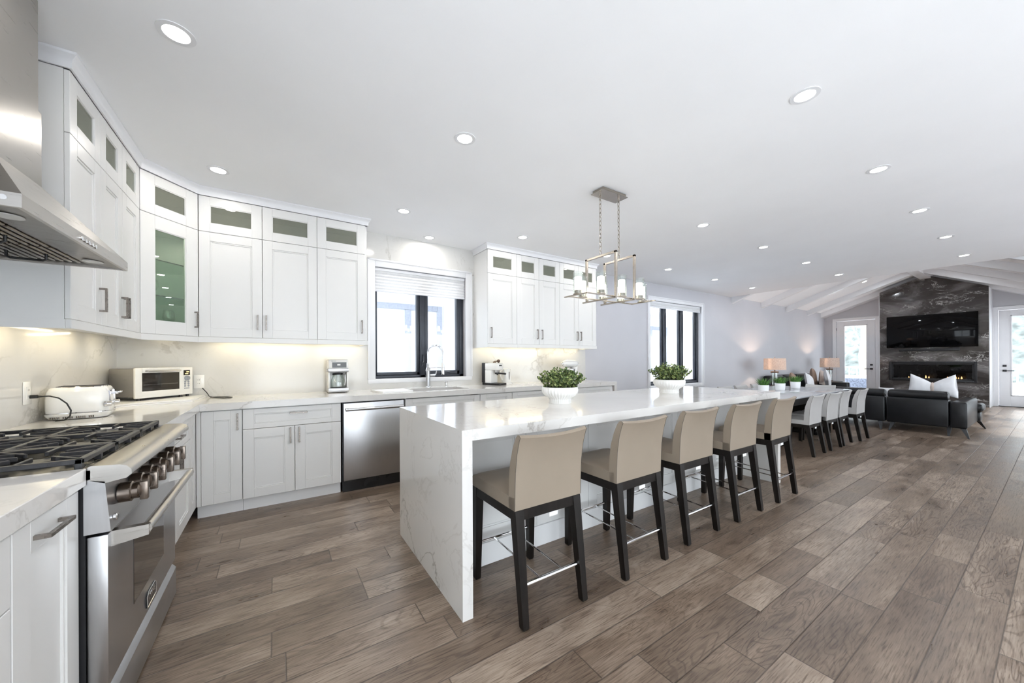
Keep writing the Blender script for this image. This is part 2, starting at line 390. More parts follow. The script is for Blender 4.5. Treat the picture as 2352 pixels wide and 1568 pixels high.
    T['strip'] = emit('led_strip', (1.0, 0.88, 0.62), 9.0)
    T['candle'] = emit('opal_candle_shade', (1.0, 0.93, 0.84), CANDLE_E)
    T['hoodlight'] = mat('hood_lamp_lens', (0.55, 0.54, 0.5), 0.2)
    T['flame'] = emit('gas_flame', (1.0, 0.55, 0.22), 5.0)
    m, N, L, p = nt('linen_lamp_shade')
    n = noise(N, L, 30, 4, mapping=(3, 3, 1)); n2 = noise(N, L, 30, 4, mapping=(1, 1, 6))
    k = math_(N, L, 'MULTIPLY', math_(N, L, 'ADD', n.outputs[0], n2.outputs[0]), 0.5)
    r = ramp(N, L, k, ((0.35, (0.60, 0.53, 0.49)), (0.65, (0.84, 0.78, 0.73))))
    d = N.new('ShaderNodeBsdfDiffuse'); t = N.new('ShaderNodeBsdfTranslucent'); x = N.new('ShaderNodeMixShader'); x.inputs[0].default_value = 0.55
    L.new(r.outputs[0], d.inputs[0]); L.new(r.outputs[0], t.inputs[0]); L.new(d.outputs[0], x.inputs[1]); L.new(t.outputs[0], x.inputs[2])
    N.remove(p); L.new(x.outputs[0], N['Material Output'].inputs[0]); T['shade'] = m
    m, N, L, p = nt('white_cellular_blind')
    d = N.new('ShaderNodeBsdfDiffuse'); t = N.new('ShaderNodeBsdfTranslucent'); x = N.new('ShaderNodeMixShader'); x.inputs[0].default_value = 0.35
    n = noise(N, L, 90, 2); r = ramp(N, L, n.outputs[0], ((0.3, (0.84, 0.84, 0.84)), (0.7, (0.9, 0.9, 0.9))))
    L.new(r.outputs[0], d.inputs[0]); L.new(r.outputs[0], t.inputs[0]); L.new(d.outputs[0], x.inputs[1]); L.new(t.outputs[0], x.inputs[2])
    N.remove(p); L.new(x.outputs[0], N['Material Output'].inputs[0]); T['blind'] = m
    T['brownwood'] = mat('walnut_brown', (0.11, 0.062, 0.04), 0.35, var=0.2, vs=8)
    T['brownfab'] = mat('mocha_satin_fabric', (0.30, 0.205, 0.155), 0.5, var=0.1, vs=12, bmp=0.3, bs=90)
    T['beigefab'] = mat('beige_fabric', (0.55, 0.46, 0.41), 0.8, var=0.06, vs=12, bmp=0.2, bs=200)
    T['whitefab'] = mat('white_cotton_fabric', (0.74, 0.74, 0.76), 0.8, var=0.04, vs=14, bmp=0.25, bs=160)
    T['rug'] = mat('grey_rug', (0.45, 0.46, 0.48), 0.95, var=0.2, vs=20, bmp=0.5, bs=300)
    T['siding'] = mat('white_siding', (0.82, 0.83, 0.85), 0.6, var=0.02)
    T['greytrim'] = mat('grey_house_trim', (0.33, 0.35, 0.40), 0.5, var=0.1, vs=30)
    T['paleblind'] = mat('pale_blind_behind_glass', (0.72, 0.75, 0.78), 0.4, var=0.03)
    T['snow'] = mat('snowy_ground', (0.80, 0.82, 0.86), 0.8, var=0.08, vs=3)
    T['bark'] = mat('grey_bark', (0.30, 0.29, 0.29), 0.9, var=0.2, vs=20)
    T['cedar'] = mat('weathered_post_wood', (0.42, 0.37, 0.31), 0.8, var=0.15, vs=6, mapping=(8, 8, 1))
    T['wicker'] = mat('grey_wicker', (0.22, 0.25, 0.32), 0.8, var=0.5, vs=28)
    T['deck'] = mat('pale_deck_boards', (0.62, 0.62, 0.63), 0.8, var=0.1, vs=5, mapping=(1, 12, 1))
    T['screen'] = mat('dark_display', (0.015, 0.012, 0.008), 0.1)
    T['amber'] = emit('amber_digits', (1.0, 0.75, 0.35), 0.8)
    T['label'] = mat('white_paper_tag', (0.8, 0.8, 0.79), 0.6)
    T['silver'] = mat('silver_plastic', (0.62, 0.62, 0.63), 0.3, 0.6, var=0.03)
    T['greydial'] = mat('grey_dial', (0.32, 0.34, 0.38), 0.35, 0.3)
    T['cord'] = mat('black_cord', (0.012, 0.012, 0.011), 0.5)
    T['yellow'] = mat('yellow_flower_print', (0.45, 0.38, 0.05), 0.6)
    T['bouncerug'] = mat('pale_bounce_rug', (0.74, 0.73, 0.71), 0.95, var=0.06, vs=20)
    T['hill'] = mat('ivy_covered_slope', (0.125, 0.145, 0.14), 0.9, var=0.55, vs=2.2)
    T['fireglass'] = thin_glass('dark_fire_glass', (0.6, 0.6, 0.61), 0.022)
    T['rail'] = mat('white_railing_paint', (0.8, 0.81, 0.83), 0.5, var=0.03)
setup_mats()
T = MT
# ================================================================== SETTING
g = G(); g.box(XW - 0.2, XF + 0.2, YR - 0.2, YW + 0.2, -0.1, 0.0)
struct('floor', g, T['floor'])
g = G(); g.box(XW - 0.2, XE, YR - 0.2, YW + 0.2, ZC, ZC + 0.15)
struct('ceiling', g, T['ceil'])

def wall_cells(g, axis, t0, t1, us, zs, holes):
    """solid wall of thickness t0..t1 made of cells, leaving out the openings"""
    us = sorted(set(us)); zs = sorted(set(zs))
    for a, b in zip(us, us[1:]):
        for c, d in zip(zs, zs[1:]):
            um, zm = (a + b) / 2, (c + d) / 2
            if any(h[0] < um < h[1] and h[2] < zm < h[3] for h in holes): continue
            if axis == 'y': g.box(a, b, t0, t1, c, d)
            else: g.box(t0, t1, a, b, c, d)
def wall(name, axis, t0, t1, u0, u1, z0, z1, holes, m):
    g = G(); us = [u0, u1] + [h[i] for h in holes for i in (0, 1)]; zs = [z0, z1] + [h[i] for h in holes for i in (2, 3)]
    wall_cells(g, axis, t0, t1, us, zs, holes)
    return struct(name, g, m, ang=None)
W1 = (0.965, 2.135, 1.03, 2.352)      # sink window opening
W2 = (6.085, 7.905, 0.72, 2.40)       # dining window opening
D1 = (3.20, 4.13, 0.0, 2.455)         # porch door (far wall, left of fireplace)
D2 = (0.0, 0.935, 0.0, 2.455)         # garden door (far wall, right of fireplace)
WB = [(-0.6, 2.2, 0.0, 2.35), (3.2, 5.8, 0.0, 2.35), (6.6, 8.8, 0.0, 2.35)]   # patio glazing behind the viewer
WV = [(9.6, 12.0, 0.05, 2.25), (12.4, 14.8, 0.05, 2.25)]
WL = (-2.3, 0.15, 0.0, 2.35)           # unseen glazing added on the range wall to light the island end
wall('wall_left', 'x', XW - 0.2, XW, YR - 0.2, YW + 0.2, 0, ZC, [WL], T['wall'])
wall('wall_back', 'y', YW, YW + 0.2, XW, XF + 0.2, 0, ZC, [W1, W2], T['wall'])
wall('wall_far', 'x', XF, XF + 0.2, YV - 0.2, YW, 0, 3.9, [D1, D2], T['wall'])
wall('wall_front', 'y', YR - 0.2, YR, XW, XE, 0, ZC, WB, T['wall'])
wall('wall_right', 'y', YV - 0.2, YV, XE, XF, 0, ZC, WV, T['wall'])
g = G(); g.box(XE, XE + 0.12, YR - 0.2, YV - 0.2, 0, ZC); g.box(XE - 0.12, XE, YV - 0.2, YW, ZC + 0.15, 4.0)
struct('wall_gable', g, T['wall'])
# vaulted end: two roof slopes, ridge and rafters
def zl(y): return 3.43 - 0.375 * (abs(y - 2.08) - 0.1) if y > 2.08 else 3.43 - 0.45 * (abs(y - 2.08) - 0.1)
DK = 0.15
g = G()
for ya, yb in ((2.08, YW + 0.2), (YV - 0.2, 2.08)):
    za, zb = zl(ya + (1e-6 if ya == 2.08 else 0)) + DK, zl(yb - (1e-6 if yb == 2.08 else 0)) + DK
    g.prism([(ya, za), (yb, zb), (yb, zb + 0.1), (ya, za + 0.1)], 'x', XE - 0.1, XF + 0.2)
struct('ceiling_vault', g, T['ceil'])
def rafter(x, side, wd=0.10):
    g = G(); y0, y1 = (2.17, YW) if side > 0 else (YV, 1.99)
    ya, yb = (y0, y1)
    g.prism([(ya, zl(ya)), (yb, zl(yb)), (yb, zl(yb) + DK + 0.02), (ya, zl(ya) + DK + 0.02)], 'x', x - wd / 2, x + wd / 2)
    return g
k = 0
for x in (9.30, 10.86, 12.42, 13.98):
    for sd in (1, -1):
        struct('beam', rafter(x, sd), T['trim'])
for sd in (1, -1): struct('beam', rafter(15.30, sd, 0.40), T['trim'])
g = G(); g.box(XE, XF, 1.98, 2.18, zl(2.19) - 0.02, 3.62)
struct('beam', g, T['trim'])

# baseboards
g = G(); g.box(4.40, XF, YW - 0.015, YW, 0, 0.13); struct('baseboard_back', g, T['trim'])
g = G(); g.box(XF - 0.015, XF, 0.98, 1.12, 0, 0.14); struct('baseboard_far', g, T['trim'])

# ------------------------------------------------------------------ windows
def casing(g, u0, u1, z0, z1, w, t, yw, bottom=True):
    for (a, b, c, d) in ((u0 - w, u0, z0 - (w if bottom else 0), z1 + w), (u1, u1 + w, z0 - (w if bottom else 0), z1 + w), (u0, u1, z1, z1 + w)) + (((u0, u1, z0 - w, z0),) if bottom else ()):
        g.box(a, b, yw - t, yw, c, d, 0.004)
    o = 0.018
    for (a, b, c, d) in ((u0 - w - 0.004, u0 - w + o, z0 - (w if bottom else 0), z1 + w + 0.004), (u1 + w - o, u1 + w + 0.004, z0 - (w if bottom else 0), z1 + w + 0.004), (u0 - w, u1 + w, z1 + w - o, z1 + w + 0.004)):
        g.box(a, b, yw - t - 0.012, yw, c, d, 0.004)
def bars(g, rects, y0, y1, b=0.006):
    for a in rects: g.box(a[0], a[1], y0, y1, a[2], a[3], b)
# window over the sink
g = G(); casing(g, W1[0], W1[1], W1[2], W1[3], 0.085, 0.02, YW, False)
g.box(W1[0] - 0.085, W1[1] + 0.085, YW - 0.022, YW, W1[2] - 0.05, W1[2], 0.004)
w1 = struct('window_1', g, T['trim'])
fy0, fy1 = YW + 0.075, YW + 0.155
g = G(); x0, x1, z0, z1 = W1; mc = (x0 + x1) / 2
bars(g, [(x0, x0 + 0.028, z0, z1), (x1 - 0.055, x1, z0, z1), (x0, x1, z0, z0 + 0.035), (x0, x1, z1 - 0.05, z1), (mc - 0.02, mc + 0.05, z0, z1)], fy0, fy1)
bars(g, [(x0 + 0.028, mc - 0.02, z0 + 0.03, z0 + 0.075), (mc - 0.06, mc - 0.018, z0 + 0.03, z1), (x0 + 0.022, x0 + 0.045, z0 + 0.03, z1)], fy0 + 0.02, fy1 - 0.01)
bars(g, [(mc + 0.05, x1 - 0.055, z0 + 0.03, z0 + 0.085), (mc + 0.045, mc + 0.085, z0 + 0.03, z1), (x1 - 0.10, x1 - 0.05, z0 + 0.03, z1)], fy0 - 0.005, fy1 - 0.02)
struct('sash', g, T['frame'], w1)
g = G(); g.box(x0, x1, fy0 + 0.045, fy0 + 0.05, z0, z1); struct('glass_pane', g, T['glass'], w1)
g = G(); g.box(mc + 0.012, mc + 0.034, fy0 - 0.025, fy0, 1.20, 1.32, 0.006); g.tube([(mc + 0.02, fy0 - 0.02, 1.24), (mc + 0.005, fy0 - 0.035, 1.22), (mc - 0.005, fy0 - 0.03, 1.17)], 0.006)
struct('latch', g, T['frame'], w1)
g = G(); g.box(1.80, 1.92, fy0 - 0.035, fy0 - 0.002, z0 + 0.03, z0 + 0.06, 0.008); g.tube([(1.81, fy0 - 0.03, z0 + 0.055), (1.86, fy0 - 0.045, z0 + 0.068), (1.92, fy0 - 0.04, z0 + 0.058)], 0.007)
struct('crank_handle', g, T['frame'], w1)
# dining window
g = G(); casing(g, W2[0], W2[1], W2[2], W2[3], 0.075, 0.02, YW)
w2 = struct('window_2', g, T['trim'])
x0, x1, z0, z1 = W2; g = G(); th = (x1 - x0) / 3
for i in range(3):
    a, b = x0 + th * i, x0 + th * (i + 1)
    bars(g, [(a, a + 0.045, z0, z1), (b - 0.045, b, z0, z1), (a, b, z0, z0 + 0.05), (a, b, z1 - 0.05, z1)], fy0, fy1)
    bars(g, [(a + 0.045, a + 0.075, z0 + 0.05, z1 - 0.05), (b - 0.075, b - 0.045, z0 + 0.05, z1 - 0.05), (a + 0.05, b - 0.05, z0 + 0.05, z0 + 0.08)], fy0 + 0.03, fy1)
struct('sash', g, T['frame'], w2)
g = G(); g.box(x0, x1, fy0 + 0.05, fy0 + 0.055, z0, z1); struct('glass_pane', g, T['glass'], w2)
# patio glazing behind the viewer and along the vaulted end
n = 3
for (a, b, c, d) in WB + WV:
    vault = (a, b, c, d) in WV; y0 = (YV if vault else YR) - 0.12
    g = G(); m = (a + b) / 2
    bars(g, [(a, a + 0.06, c, d), (b - 0.06, b, c, d), (a, b, c, c + 0.07), (a, b, d - 0.06, d), (m - 0.04, m + 0.04, c, d)], y0, y0 + 0.06)
    w = struct('window_%d' % n, g, T['trim']); n += 1
    g = G(); g.box(a, b, y0 + 0.025, y0 + 0.03, c, d); struct('glass_pane', g, T['glass'], w)

g = G(); a, b, c, d = WL; m = (a + b) / 2  # added window, out of view, throwing daylight on the island's end face
for q in ((a, a + 0.06, c, d), (b - 0.06, b, c, d), (a, b, c, c + 0.07), (a, b, d - 0.06, d), (m - 0.04, m + 0.04, c, d)): g.box(XW - 0.12, XW - 0.06, q[0], q[1], q[2], q[3], 0.006)
w = struct('window_%d' % n, g, T['trim'])
g = G(); g.box(XW - 0.095, XW - 0.09, a, b, c, d); struct('glass_pane', g, T['glass'], w)
# ------------------------------------------------------------------ far doors
def far_door(idx, d, handle_left, hinge):
    y0, y1, z0, z1 = d; w = 0.085
    g = G()
    g.box(XF - 0.02, XF, y0 - w, y0, 0, z1 + w, 0.004); g.box(XF - 0.02, XF, y1, y1 + w, 0, z1 + w, 0.004); g.box(XF - 0.02, XF, y0, y1, z1, z1 + w, 0.004)
    g.box(XF - 0.032, XF, y0 - w - 0.003, y0 - w + 0.018, 0, z1 + w, 0.004); g.box(XF - 0.032, XF, y1 + w - 0.018, y1 + w + 0.003, 0, z1 + w, 0.004); g.box(XF - 0.032, XF, y0 - w, y1 + w, z1 + w - 0.018, z1 + w + 0.003, 0.004)
    dr = struct('door_%d' % idx, g, T['trim'])
    a, b = y0 + 0.008, y1 - 0.008; zb, zt = 0.012, z1 - 0.008; s = 0.175
    g = G(); xa, xb = XF + 0.01, XF + 0.055
    g.box(xa, xb, a, a + s, zb, zt, 0.003); g.box(xa, xb, b - s, b, zb, zt, 0.003); g.box(xa, xb, a + s, b - s, zb, zb + 0.26, 0.003); g.box(xa, xb, a + s, b - s, zt - 0.14, zt, 0.003)
    for (p, q, r, t) in ((a + s, a + s + 0.025, zb + 0.26, zt - 0.14), (b - s - 0.025, b - s, zb + 0.26, zt - 0.14), (a + s, b - s, zb + 0.26, zb + 0.285), (a + s, b - s, zt - 0.165, zt - 0.14)):
        g.box(xa - 0.012, xa + 0.02, p, q, r, t, 0.004)
    slab = struct('door_slab', g, T['trim'], dr)
    g = G(); g.box(xa + 0.018, xa + 0.024, a + s, b - s, zb + 0.26, zt - 0.14); struct('glass_pane', g, T['glass'], slab)
    hy = (b - 0.085) if handle_left else (a + 0.085); dy = -1 if handle_left else 1
    g = G(); g.box(xa - 0.02, xa, hy - 0.032, hy + 0.032, 0.885, 0.935, 0.003); g.box(xa - 0.055, xa - 0.018, hy - 0.01, hy + 0.01, 0.90, 0.92)
    g.box(xa - 0.062, xa - 0.045, min(hy - 0.01 * dy, hy + 0.145 * dy), max(hy - 0.01 * dy, hy + 0.145 * dy), 0.900, 0.920, 0.003)
    struct('lever_handle', g, T['matblack'], slab)
    g = G(); g.box(xa - 0.022, xa, hy - 0.03, hy + 0.03, 1.01, 1.06, 0.003); struct('deadbolt', g, T['matblack'], slab)
    g = G(); hy2 = (y1 - 0.004) if hinge else (y0 + 0.004)
    for z in (0.3, 1.2, 2.15): g.cyl((XF + 0.0, hy2, z), (XF + 0.0, hy2, z + 0.09), 0.007, seg=8)
    struct('hinge', g, T['matblack'], dr)
    g = G(); g.box(XF, XF + 0.2, y0, y1, -0.005, 0.012); struct('threshold', g, T['matblack'], dr)
far_door(1, D1, False, True)
far_door(2, D2, True, False)

# ------------------------------------------------------------------ stone fireplace breast
g = G()
ya, yb = 1.035, 2.975
FI = (1.215, 2.785, 0.61, 1.145)       # fire opening
def fp(y0, y1, z0a, z1a, z0b, z1b): g.prism([(y0, z0a), (y1, z0b), (y1, z1b), (y0, z1a)], 'x', XFP, XF)
def zt_(y): return min(zl(y), zl(y)) + 0.03
fp(ya, FI[0], 0, zt_(ya), 0, zt_(FI[0])); fp(FI[1], yb, 0, zt_(FI[1]), 0, zt_(yb))
fp(FI[0], FI[1], 0, FI[2], 0, FI[2])
fp(FI[0], 2.08, FI[3], zt_(FI[0]), FI[3], zt_(2.07)); fp(2.08, FI[1], FI[3], zt_(2.09), FI[3], zt_(FI[1]))
struct('wall_fireplace', g, T['darkmarble'], ang=None)
g = G(); g.box(XFP - 0.004, XF, ya - 0.014, ya - 0.002, 0, 3.0); struct('trim_1', g, T['trim'])
g = G(); g.box(XFP - 0.004, XF, yb + 0.002, yb + 0.014, 0, 3.1); struct('trim_2', g, T['trim'])

# ------------------------------------------------------------------ backsplash slabs
g = G()
us = [XW, 0.88, 2.22, 4.345]
def slab(x0, x1, z0, z1): g.box(x0, x1, YW - 0.012, YW, z0, z1)
slab(XW, 0.880, ZT, 1.60); slab(0.80, 0.880, 1.60, ZC); slab(2.220, 4.345, ZT, 1.60); slab(2.220, 2.30, 1.60, ZC)
slab(0.880, 2.220, ZT, 0.980); slab(0.880, 2.220, W1[3] + 0.085, ZC)
struct('wall_backsplash_back', g, T['splash'])
g = G(); g.box(XW, XW + 0.012, 0.5, YW - 0.012, ZT, 1.62); g.box(XW, XW + 0.012, 0.5, 2.66, 1.62, ZC)
struct('wall_backsplash_left', g, T['splash'])

# crown moulding above the wall cabinets (reaches the ceiling)
crown = [(0.0, 2.668), (0.010, 2.668), (0.010, 2.700), (0.016, 2.712), (0.026, 2.722), (0.032, 2.728), (0.032, 2.7395), (0.0, 2.7395)]
g = G(); g.sweep([(XW + 0.012, 2.628), (-0.836, 2.628), (-0.836, 3.69), (-0.556, 4.017), (0.803, 4.017), (0.803, YW - 0.012)], crown)
struct('trim_3', g, T['trim'])
g = G(); g.sweep([(2.254, YW - 0.012), (2.254, 4.017), (4.204, 4.017), (4.204, YW)], crown)
struct('trim_4', g, T['trim'])

g = G(); g.box(XW - 0.25, XE + 0.1, YR - 0.2, YW + 0.2, ZC + 0.16, 6.0); struct('exterior_sun_block', g, T['siding'])  # unseen mass added to keep direct sun off the neighbouring facade
# eave added over the vaulted end's windows to cut the sun
g = G(); g.box(XE + 0.13, XF + 0.2, YV - 1.0, YV - 0.2, 2.35, 2.5); struct('sun_shade_eave', g, T['trim'])
for i, (x0, x1) in enumerate(((-0.9, 3.6),)):  # unseen rug added to bounce sunlight up to the ceiling
    g = G(); g.box(x0, x1, YR + 0.12, -0.45, 0.0005, 0.012, 0.004)
    tag(g.make('bounce_rug', T['bouncerug']), ('pale rug added behind the viewer on the kitchen side to bounce sunlight', 'pale rug added behind the viewer on the dining side to bounce sunlight')[i], 'rug')
# ================================================================== CABINETS
def shaker(g, x0, x1, z0, z1, fr=0.075, t=0.02, glass=False, frt=None):
    """door leaf in local cabinet axes: outer face at y=0, leaf goes back to y=t"""
    e = 0.0018; x0 += e; x1 -= e; z0 += e; z1 -= e; fz = fr if frt is None else frt
    fr = min(fr, (x1 - x0) * 0.32)
    g.box(x0, x0 + fr, 0, t, z0, z1, 0.0015, 1); g.box(x1 - fr, x1, 0, t, z0, z1, 0.0015, 1)
    g.box(x0 + fr, x1 - fr, 0, t, z0, z0 + fz, 0.0015, 1); g.box(x0 + fr, x1 - fr, 0, t, z1 - fz, z1, 0.0015, 1)
    a, b, c, d = x0 + fr, x1 - fr, z0 + fz, z1 - fz
    if not glass:
        m = 0.011
        g.box(a, b, 0.010, t - 0.001, c, d)
        for (p, q, r, s) in ((a, a + m, c, d), (b - m, b, c, d), (a + m, b - m, c, c + m), (a + m, b - m, d - m, d)):
            g.box(p, q, 0.0045, 0.012, r, s, 0.002, 1)
    else:
        m = 0.006
        for (p, q, r, s) in ((a, a + m, c, d), (b - m, b, c, d), (a + m, b - m, c, c + m), (a + m, b - m, d - m, d)):
            g.box(p, q, 0.005, t - 0.002, r, s)
    return (a, b, c, d)
def pull(g, kind, x, z, ln=0.135):
    s = 0.0055; o = 0.032
    if kind == 'v':
        g.box(x - s, x + s, -o, -o + 0.010, z - ln / 2, z + ln / 2, 0.001, 1)
        for q in (z - ln / 2 + s, z + ln / 2 - s): g.box(x - s, x + s, -o + 0.009, 0.0, q - s, q + s)
    else:
        g.box(x - ln / 2, x + ln / 2, -o, -o + 0.010, z - s, z + s, 0.001, 1)
        for q in (x - ln / 2 + s, x + ln / 2 - s): g.box(q - s, q + s, -o + 0.009, 0.0, z - s, z + s)
def front(root, kind, x0, x1, z0, z1, hp=None, glass=None, fr=0.075, frt=None):
    if frt is None and z1 - z0 < 0.25: frt = 0.042
    g = G(); op = shaker(g, x0, x1, z0, z1, fr, glass=glass is not None, frt=frt)
    d = g.make(kind, T['cab'], root)
    if glass is not None:
        g = G(); g.box(op[0], op[1], 0.009, 0.013, op[2], op[3]); g.make('glass_pane', glass, d)
    if hp:
        g = G(); pull(g, *hp); g.make('handle', T['pull'], d)
    return d
def carcass(root, w, z0, z1, depth, shelves=(), top=True):
    g = G(); y0 = 0.021; t = 0.018
    g.box(0, t, y0, depth, z0, z1); g.box(w - t, w, y0, depth, z0, z1); g.box(t, w - t, y0, depth, z0, z0 + t)
    if top: g.box(t, w - t, y0, depth, z1 - t, z1)
    g.box(t, w - t, depth - 0.01, depth, z0 + t, z1 - t)
    for s in shelves: g.box(t, w - t, y0, depth - 0.01, s - t / 2, s + t / 2)
    return g.make('body', T['cab'], root)
ZU0, ZUS, ZU1 = 1.458, 2.362, 2.667      # wall cabinets: bottom, split, top
def upper(label, loc, rz, w, edges, handles, depth, group, gcol, rail_ends=(0, 0)):
    r = thing('wall_cabinet', label, 'cabinet', loc, rz, group)
    carcass(r, w, ZU0, ZU1, depth, (ZUS,))
    for (a, b), h in zip(zip(edges, edges[1:]), handles):
        front(r, 'door', a, b, ZU0, ZUS, h); front(r, 'door', a, b, ZUS, ZU1, None, gcol)
    g = G(); g.box(-rail_ends[0], w + rail_ends[1], -0.006, 0.014, 1.412, ZU0 - 0.001, 0.002, 1)
    if rail_ends[0]: g.box(-rail_ends[0], 0.012, 0.014, depth, 1.412, ZU0 - 0.001)
    if rail_ends[1]: g.box(w - 0.012, w + rail_ends[1], 0.014, depth, 1.412, ZU0 - 0.001)
    g.make('light_rail', T['cab'], r)
    g = G(); g.box(0.04, w - 0.04, depth - 0.11, depth - 0.098, 1.452, ZU0 - 0.0005); g.make('led_strip', T['strip'], r)
    lamp('AREA', 'under_cabinet_light', (w / 2, depth - 0.10, 1.449), STRIP_W * w / 0.9, (1.0, 0.86, 0.58), w - 0.1, (0, 0, 0), r, sy=0.03)
    return r
dL = -0.8375 - (XW + 0.013); dB = (YW - 0.013) - 4.018
HZ = 1.60
upper('white wall cabinet above the cream toaster, single door beside the range hood', (-0.8375, 2.632, 0), PI / 2, 0.366, [0, 0.366], [('v', 0.342, HZ)], dL, 'white wall cabinets', T['cabglass'], (0.012, 0))
upper('white wall cabinet with two doors between the hood-side cabinet and the glass corner cabinet', (-0.8375, 2.998, 0), PI / 2, 0.692, [0, 0.34, 0.692], [('v', 0.318, HZ), ('v', 0.362, HZ)], dL, 'white wall cabinets', T['cabglass'])
upper('white two-door wall cabinet above the toaster oven, next to the glass corner cabinet', (-0.557, 4.018, 0), 0, 0.891, [0, 0.447, 0.891], [('v', 0.411, HZ), ('v', 0.476, HZ)], dB, 'white wall cabinets', T['cabglass'])
upper('white single-door wall cabinet above the drip coffee maker, left of the sink window', (0.334, 4.018, 0), 0, 0.466, [0, 0.446], [('v', 0.412, HZ)], dB, 'white wall cabinets', T['cabglass'], (0, 0.004))
upper('white single-door wall cabinet right of the sink window, above the espresso machine', (2.256, 4.018, 0), 0, 0.446, [0, 0.446], [('v', 0.045, HZ)], dB, 'white wall cabinets', T['cabglass'], (0.008, 0))
upper('white two-door wall cabinet in the middle of the bank right of the sink window', (2.702, 4.018, 0), 0, 0.75, [0, 0.374, 0.75], [('v', 0.338, HZ), ('v', 0.42, HZ)], dB, 'white wall cabinets', T['cabglass'])
upper('white two-door wall cabinet at the dining end, above the stand mixer', (3.452, 4.018, 0), 0, 0.75, [0, 0.374, 0.75], [('v', 0.338, HZ), ('v', 0.41, HZ)], dB, 'white wall cabinets', T['cabglass'], (0, 0.006))
# diagonal glass corner cabinet
ca = Vector((-0.8375, 3.692)); cb = Vector((-0.557, 4.018)); cw = (cb - ca).length; cang = math.atan2(cb.y - ca.y, cb.x - ca.x)
r = thing('corner_cabinet', 'diagonal white corner cabinet with green-tinted glass door showing glassware', 'cabinet', (ca.x, ca.y, 0), cang, 'white wall cabinets')
Mi = Matrix.Rotation(-cang, 3, 'Z')
def loc2(p): v = Mi @ Vector((p[0] - ca.x, p[1] - ca.y, 0)); return (v.x, v.y)
pent = [loc2(p) for p in ((-0.838, 3.70), (-0.565, 4.016), (-0.565, YW - 0.013), (XW + 0.013, YW - 0.013), (XW + 0.013, 3.70))]
# keep the plates behind the door leaf
pent[0] = (0.012, 0.024); pent[1] = (cw - 0.012, 0.024)
g = G()
for z in (ZU0, ZUS - 0.009, ZU1 - 0.018): g.prism(pent, 'z', z, z + 0.018)
for i in (1, 2, 3, 4):
    a, b = Vector(pent[i]), Vector(pent[(i + 1) % 5]); d = (b - a).normalized(); nn = Vector((-d.y, d.x)) * 0.012
    q = [a, b, b + nn, a + nn]
    g.prism([(v.x, v.y) for v in q], 'z', ZU0 + 0.018, ZU1 - 0.018)
g.make('body', T['cab'], r)
front(r, 'door', 0, cw, ZU0, ZUS, ('v', cw - 0.03, HZ), T['greenglass'], 0.098, 0.10)
front(r, 'door', 0, cw, ZUS, ZU1, None, T['cabglass'], 0.098, 0.075)
for z in (1.755, 2.03):
    pp = [(pent[0][0] + 0.02, 0.035), (pent[1][0] - 0.02, 0.035)] + [(p[0] * 0.96 + 0.006, p[1] * 0.96) for p in pent[2:]]
    g = G(); g.prism(pp, 'z', z, z + 0.008); sh = g.make('glass_shelf', T['shelfglass'], r)
    g = G(); g.box(pp[0][0], pp[1][0], 0.031, 0.035, z, z + 0.008); g.make('shelf_edge', T['shelfedge'], sh)
g = G(); g.box(-0.004, cw + 0.004, -0.006, 0.014, 1.412, ZU0 - 0.001, 0.002, 1); g.make('light_rail', T['cab'], r)
g = G(); g.lathe([(0.03, 0), (0.03, -0.006), (0.02, -0.007)], (cw / 2, 0.16, ZUS - 0.0095), 24); pk = g.make('added_puck_light', T['can'], r)  # puck added to brighten the dark cabinet interior
lamp('AREA', 'cabinet_fill_beam', (cw / 2, 0.16, ZUS - 0.019), 1.3, (1.0, 0.95, 0.86), 0.05, (0, 0, 0), r)
g = G(); g.box(-0.02, cw + 0.02, 0.26, 0.272, 1.452, ZU0 - 0.0005); g.make('led_strip', T['strip'], r)
lamp('AREA', 'under_cabinet_light', (cw / 2, 0.266, 1.449), STRIP_W * 0.6, (1.0, 0.86, 0.58), cw, (0, 0, 0), r, sy=0.03)
# glassware in the corner cabinet
Mw = Matrix.Translation((ca.x, ca.y, 0)) @ Matrix.Rotation(cang, 4, 'Z')
def inw(x, y, z): v = Mw @ Vector((x, y, z)); return (v.x, v.y, v.z)
p = thing('glass_pitcher', 'clear glass pitcher with yellow flowers on the middle glass shelf', 'pitcher', inw(0.125, 0.14, 1.7635), cang)
g = G(); g.lathe([(0.052, 0.0), (0.054, 0.004), (0.050, 0.08), (0.045, 0.15), (0.047, 0.165), (0.0445, 0.165), (0.043, 0.15), (0.047, 0.08), (0.050, 0.008)], seg=28, cap=True); g.make('jug', T['clear'], p)
g = G(); g.tube([(0.046, 0, 0.14), (0.075, 0, 0.146), (0.098, 0, 0.125), (0.102, 0, 0.09), (0.085, 0, 0.055), (0.05, 0, 0.04)], 0.006, 8); g.make('handle', T['clear'], p)
g = G()
for a in (-100, -60, -30, 30, 150):
    for dz in (0.05, 0.065): g.ball((0.0515 * math.cos(R(a + dz * 300)), 0.0515 * math.sin(R(a + dz * 300)), dz), 0.006, 0.006, 0.008, 8, 5)
g.make('flower_print', T['yellow'], p)
def goblet(h=0.19):
    r_ = thing('wine_glass', 'x', 'glass', (0, 0, 0), 0, 'stemmed glasses in the corner cabinet')
    g = G(); g.lathe([(0.030, 0), (0.030, 0.002), (0.006, 0.006), (0.0035, 0.02), (0.0035, 0.075), (0.008, 0.082)], seg=20); g.make('stem', T['clear'], r_)
    g = G(); g.lathe([(0.006, 0.082), (0.026, 0.095), (0.037, 0.125), (0.036, 0.155), (0.029, h), (0.0278, h), (0.0345, 0.155), (0.0355, 0.125), (0.025, 0.0975), (0.005, 0.086)], seg=22); g.make('bowl', T['clear'], r_)
    return r_
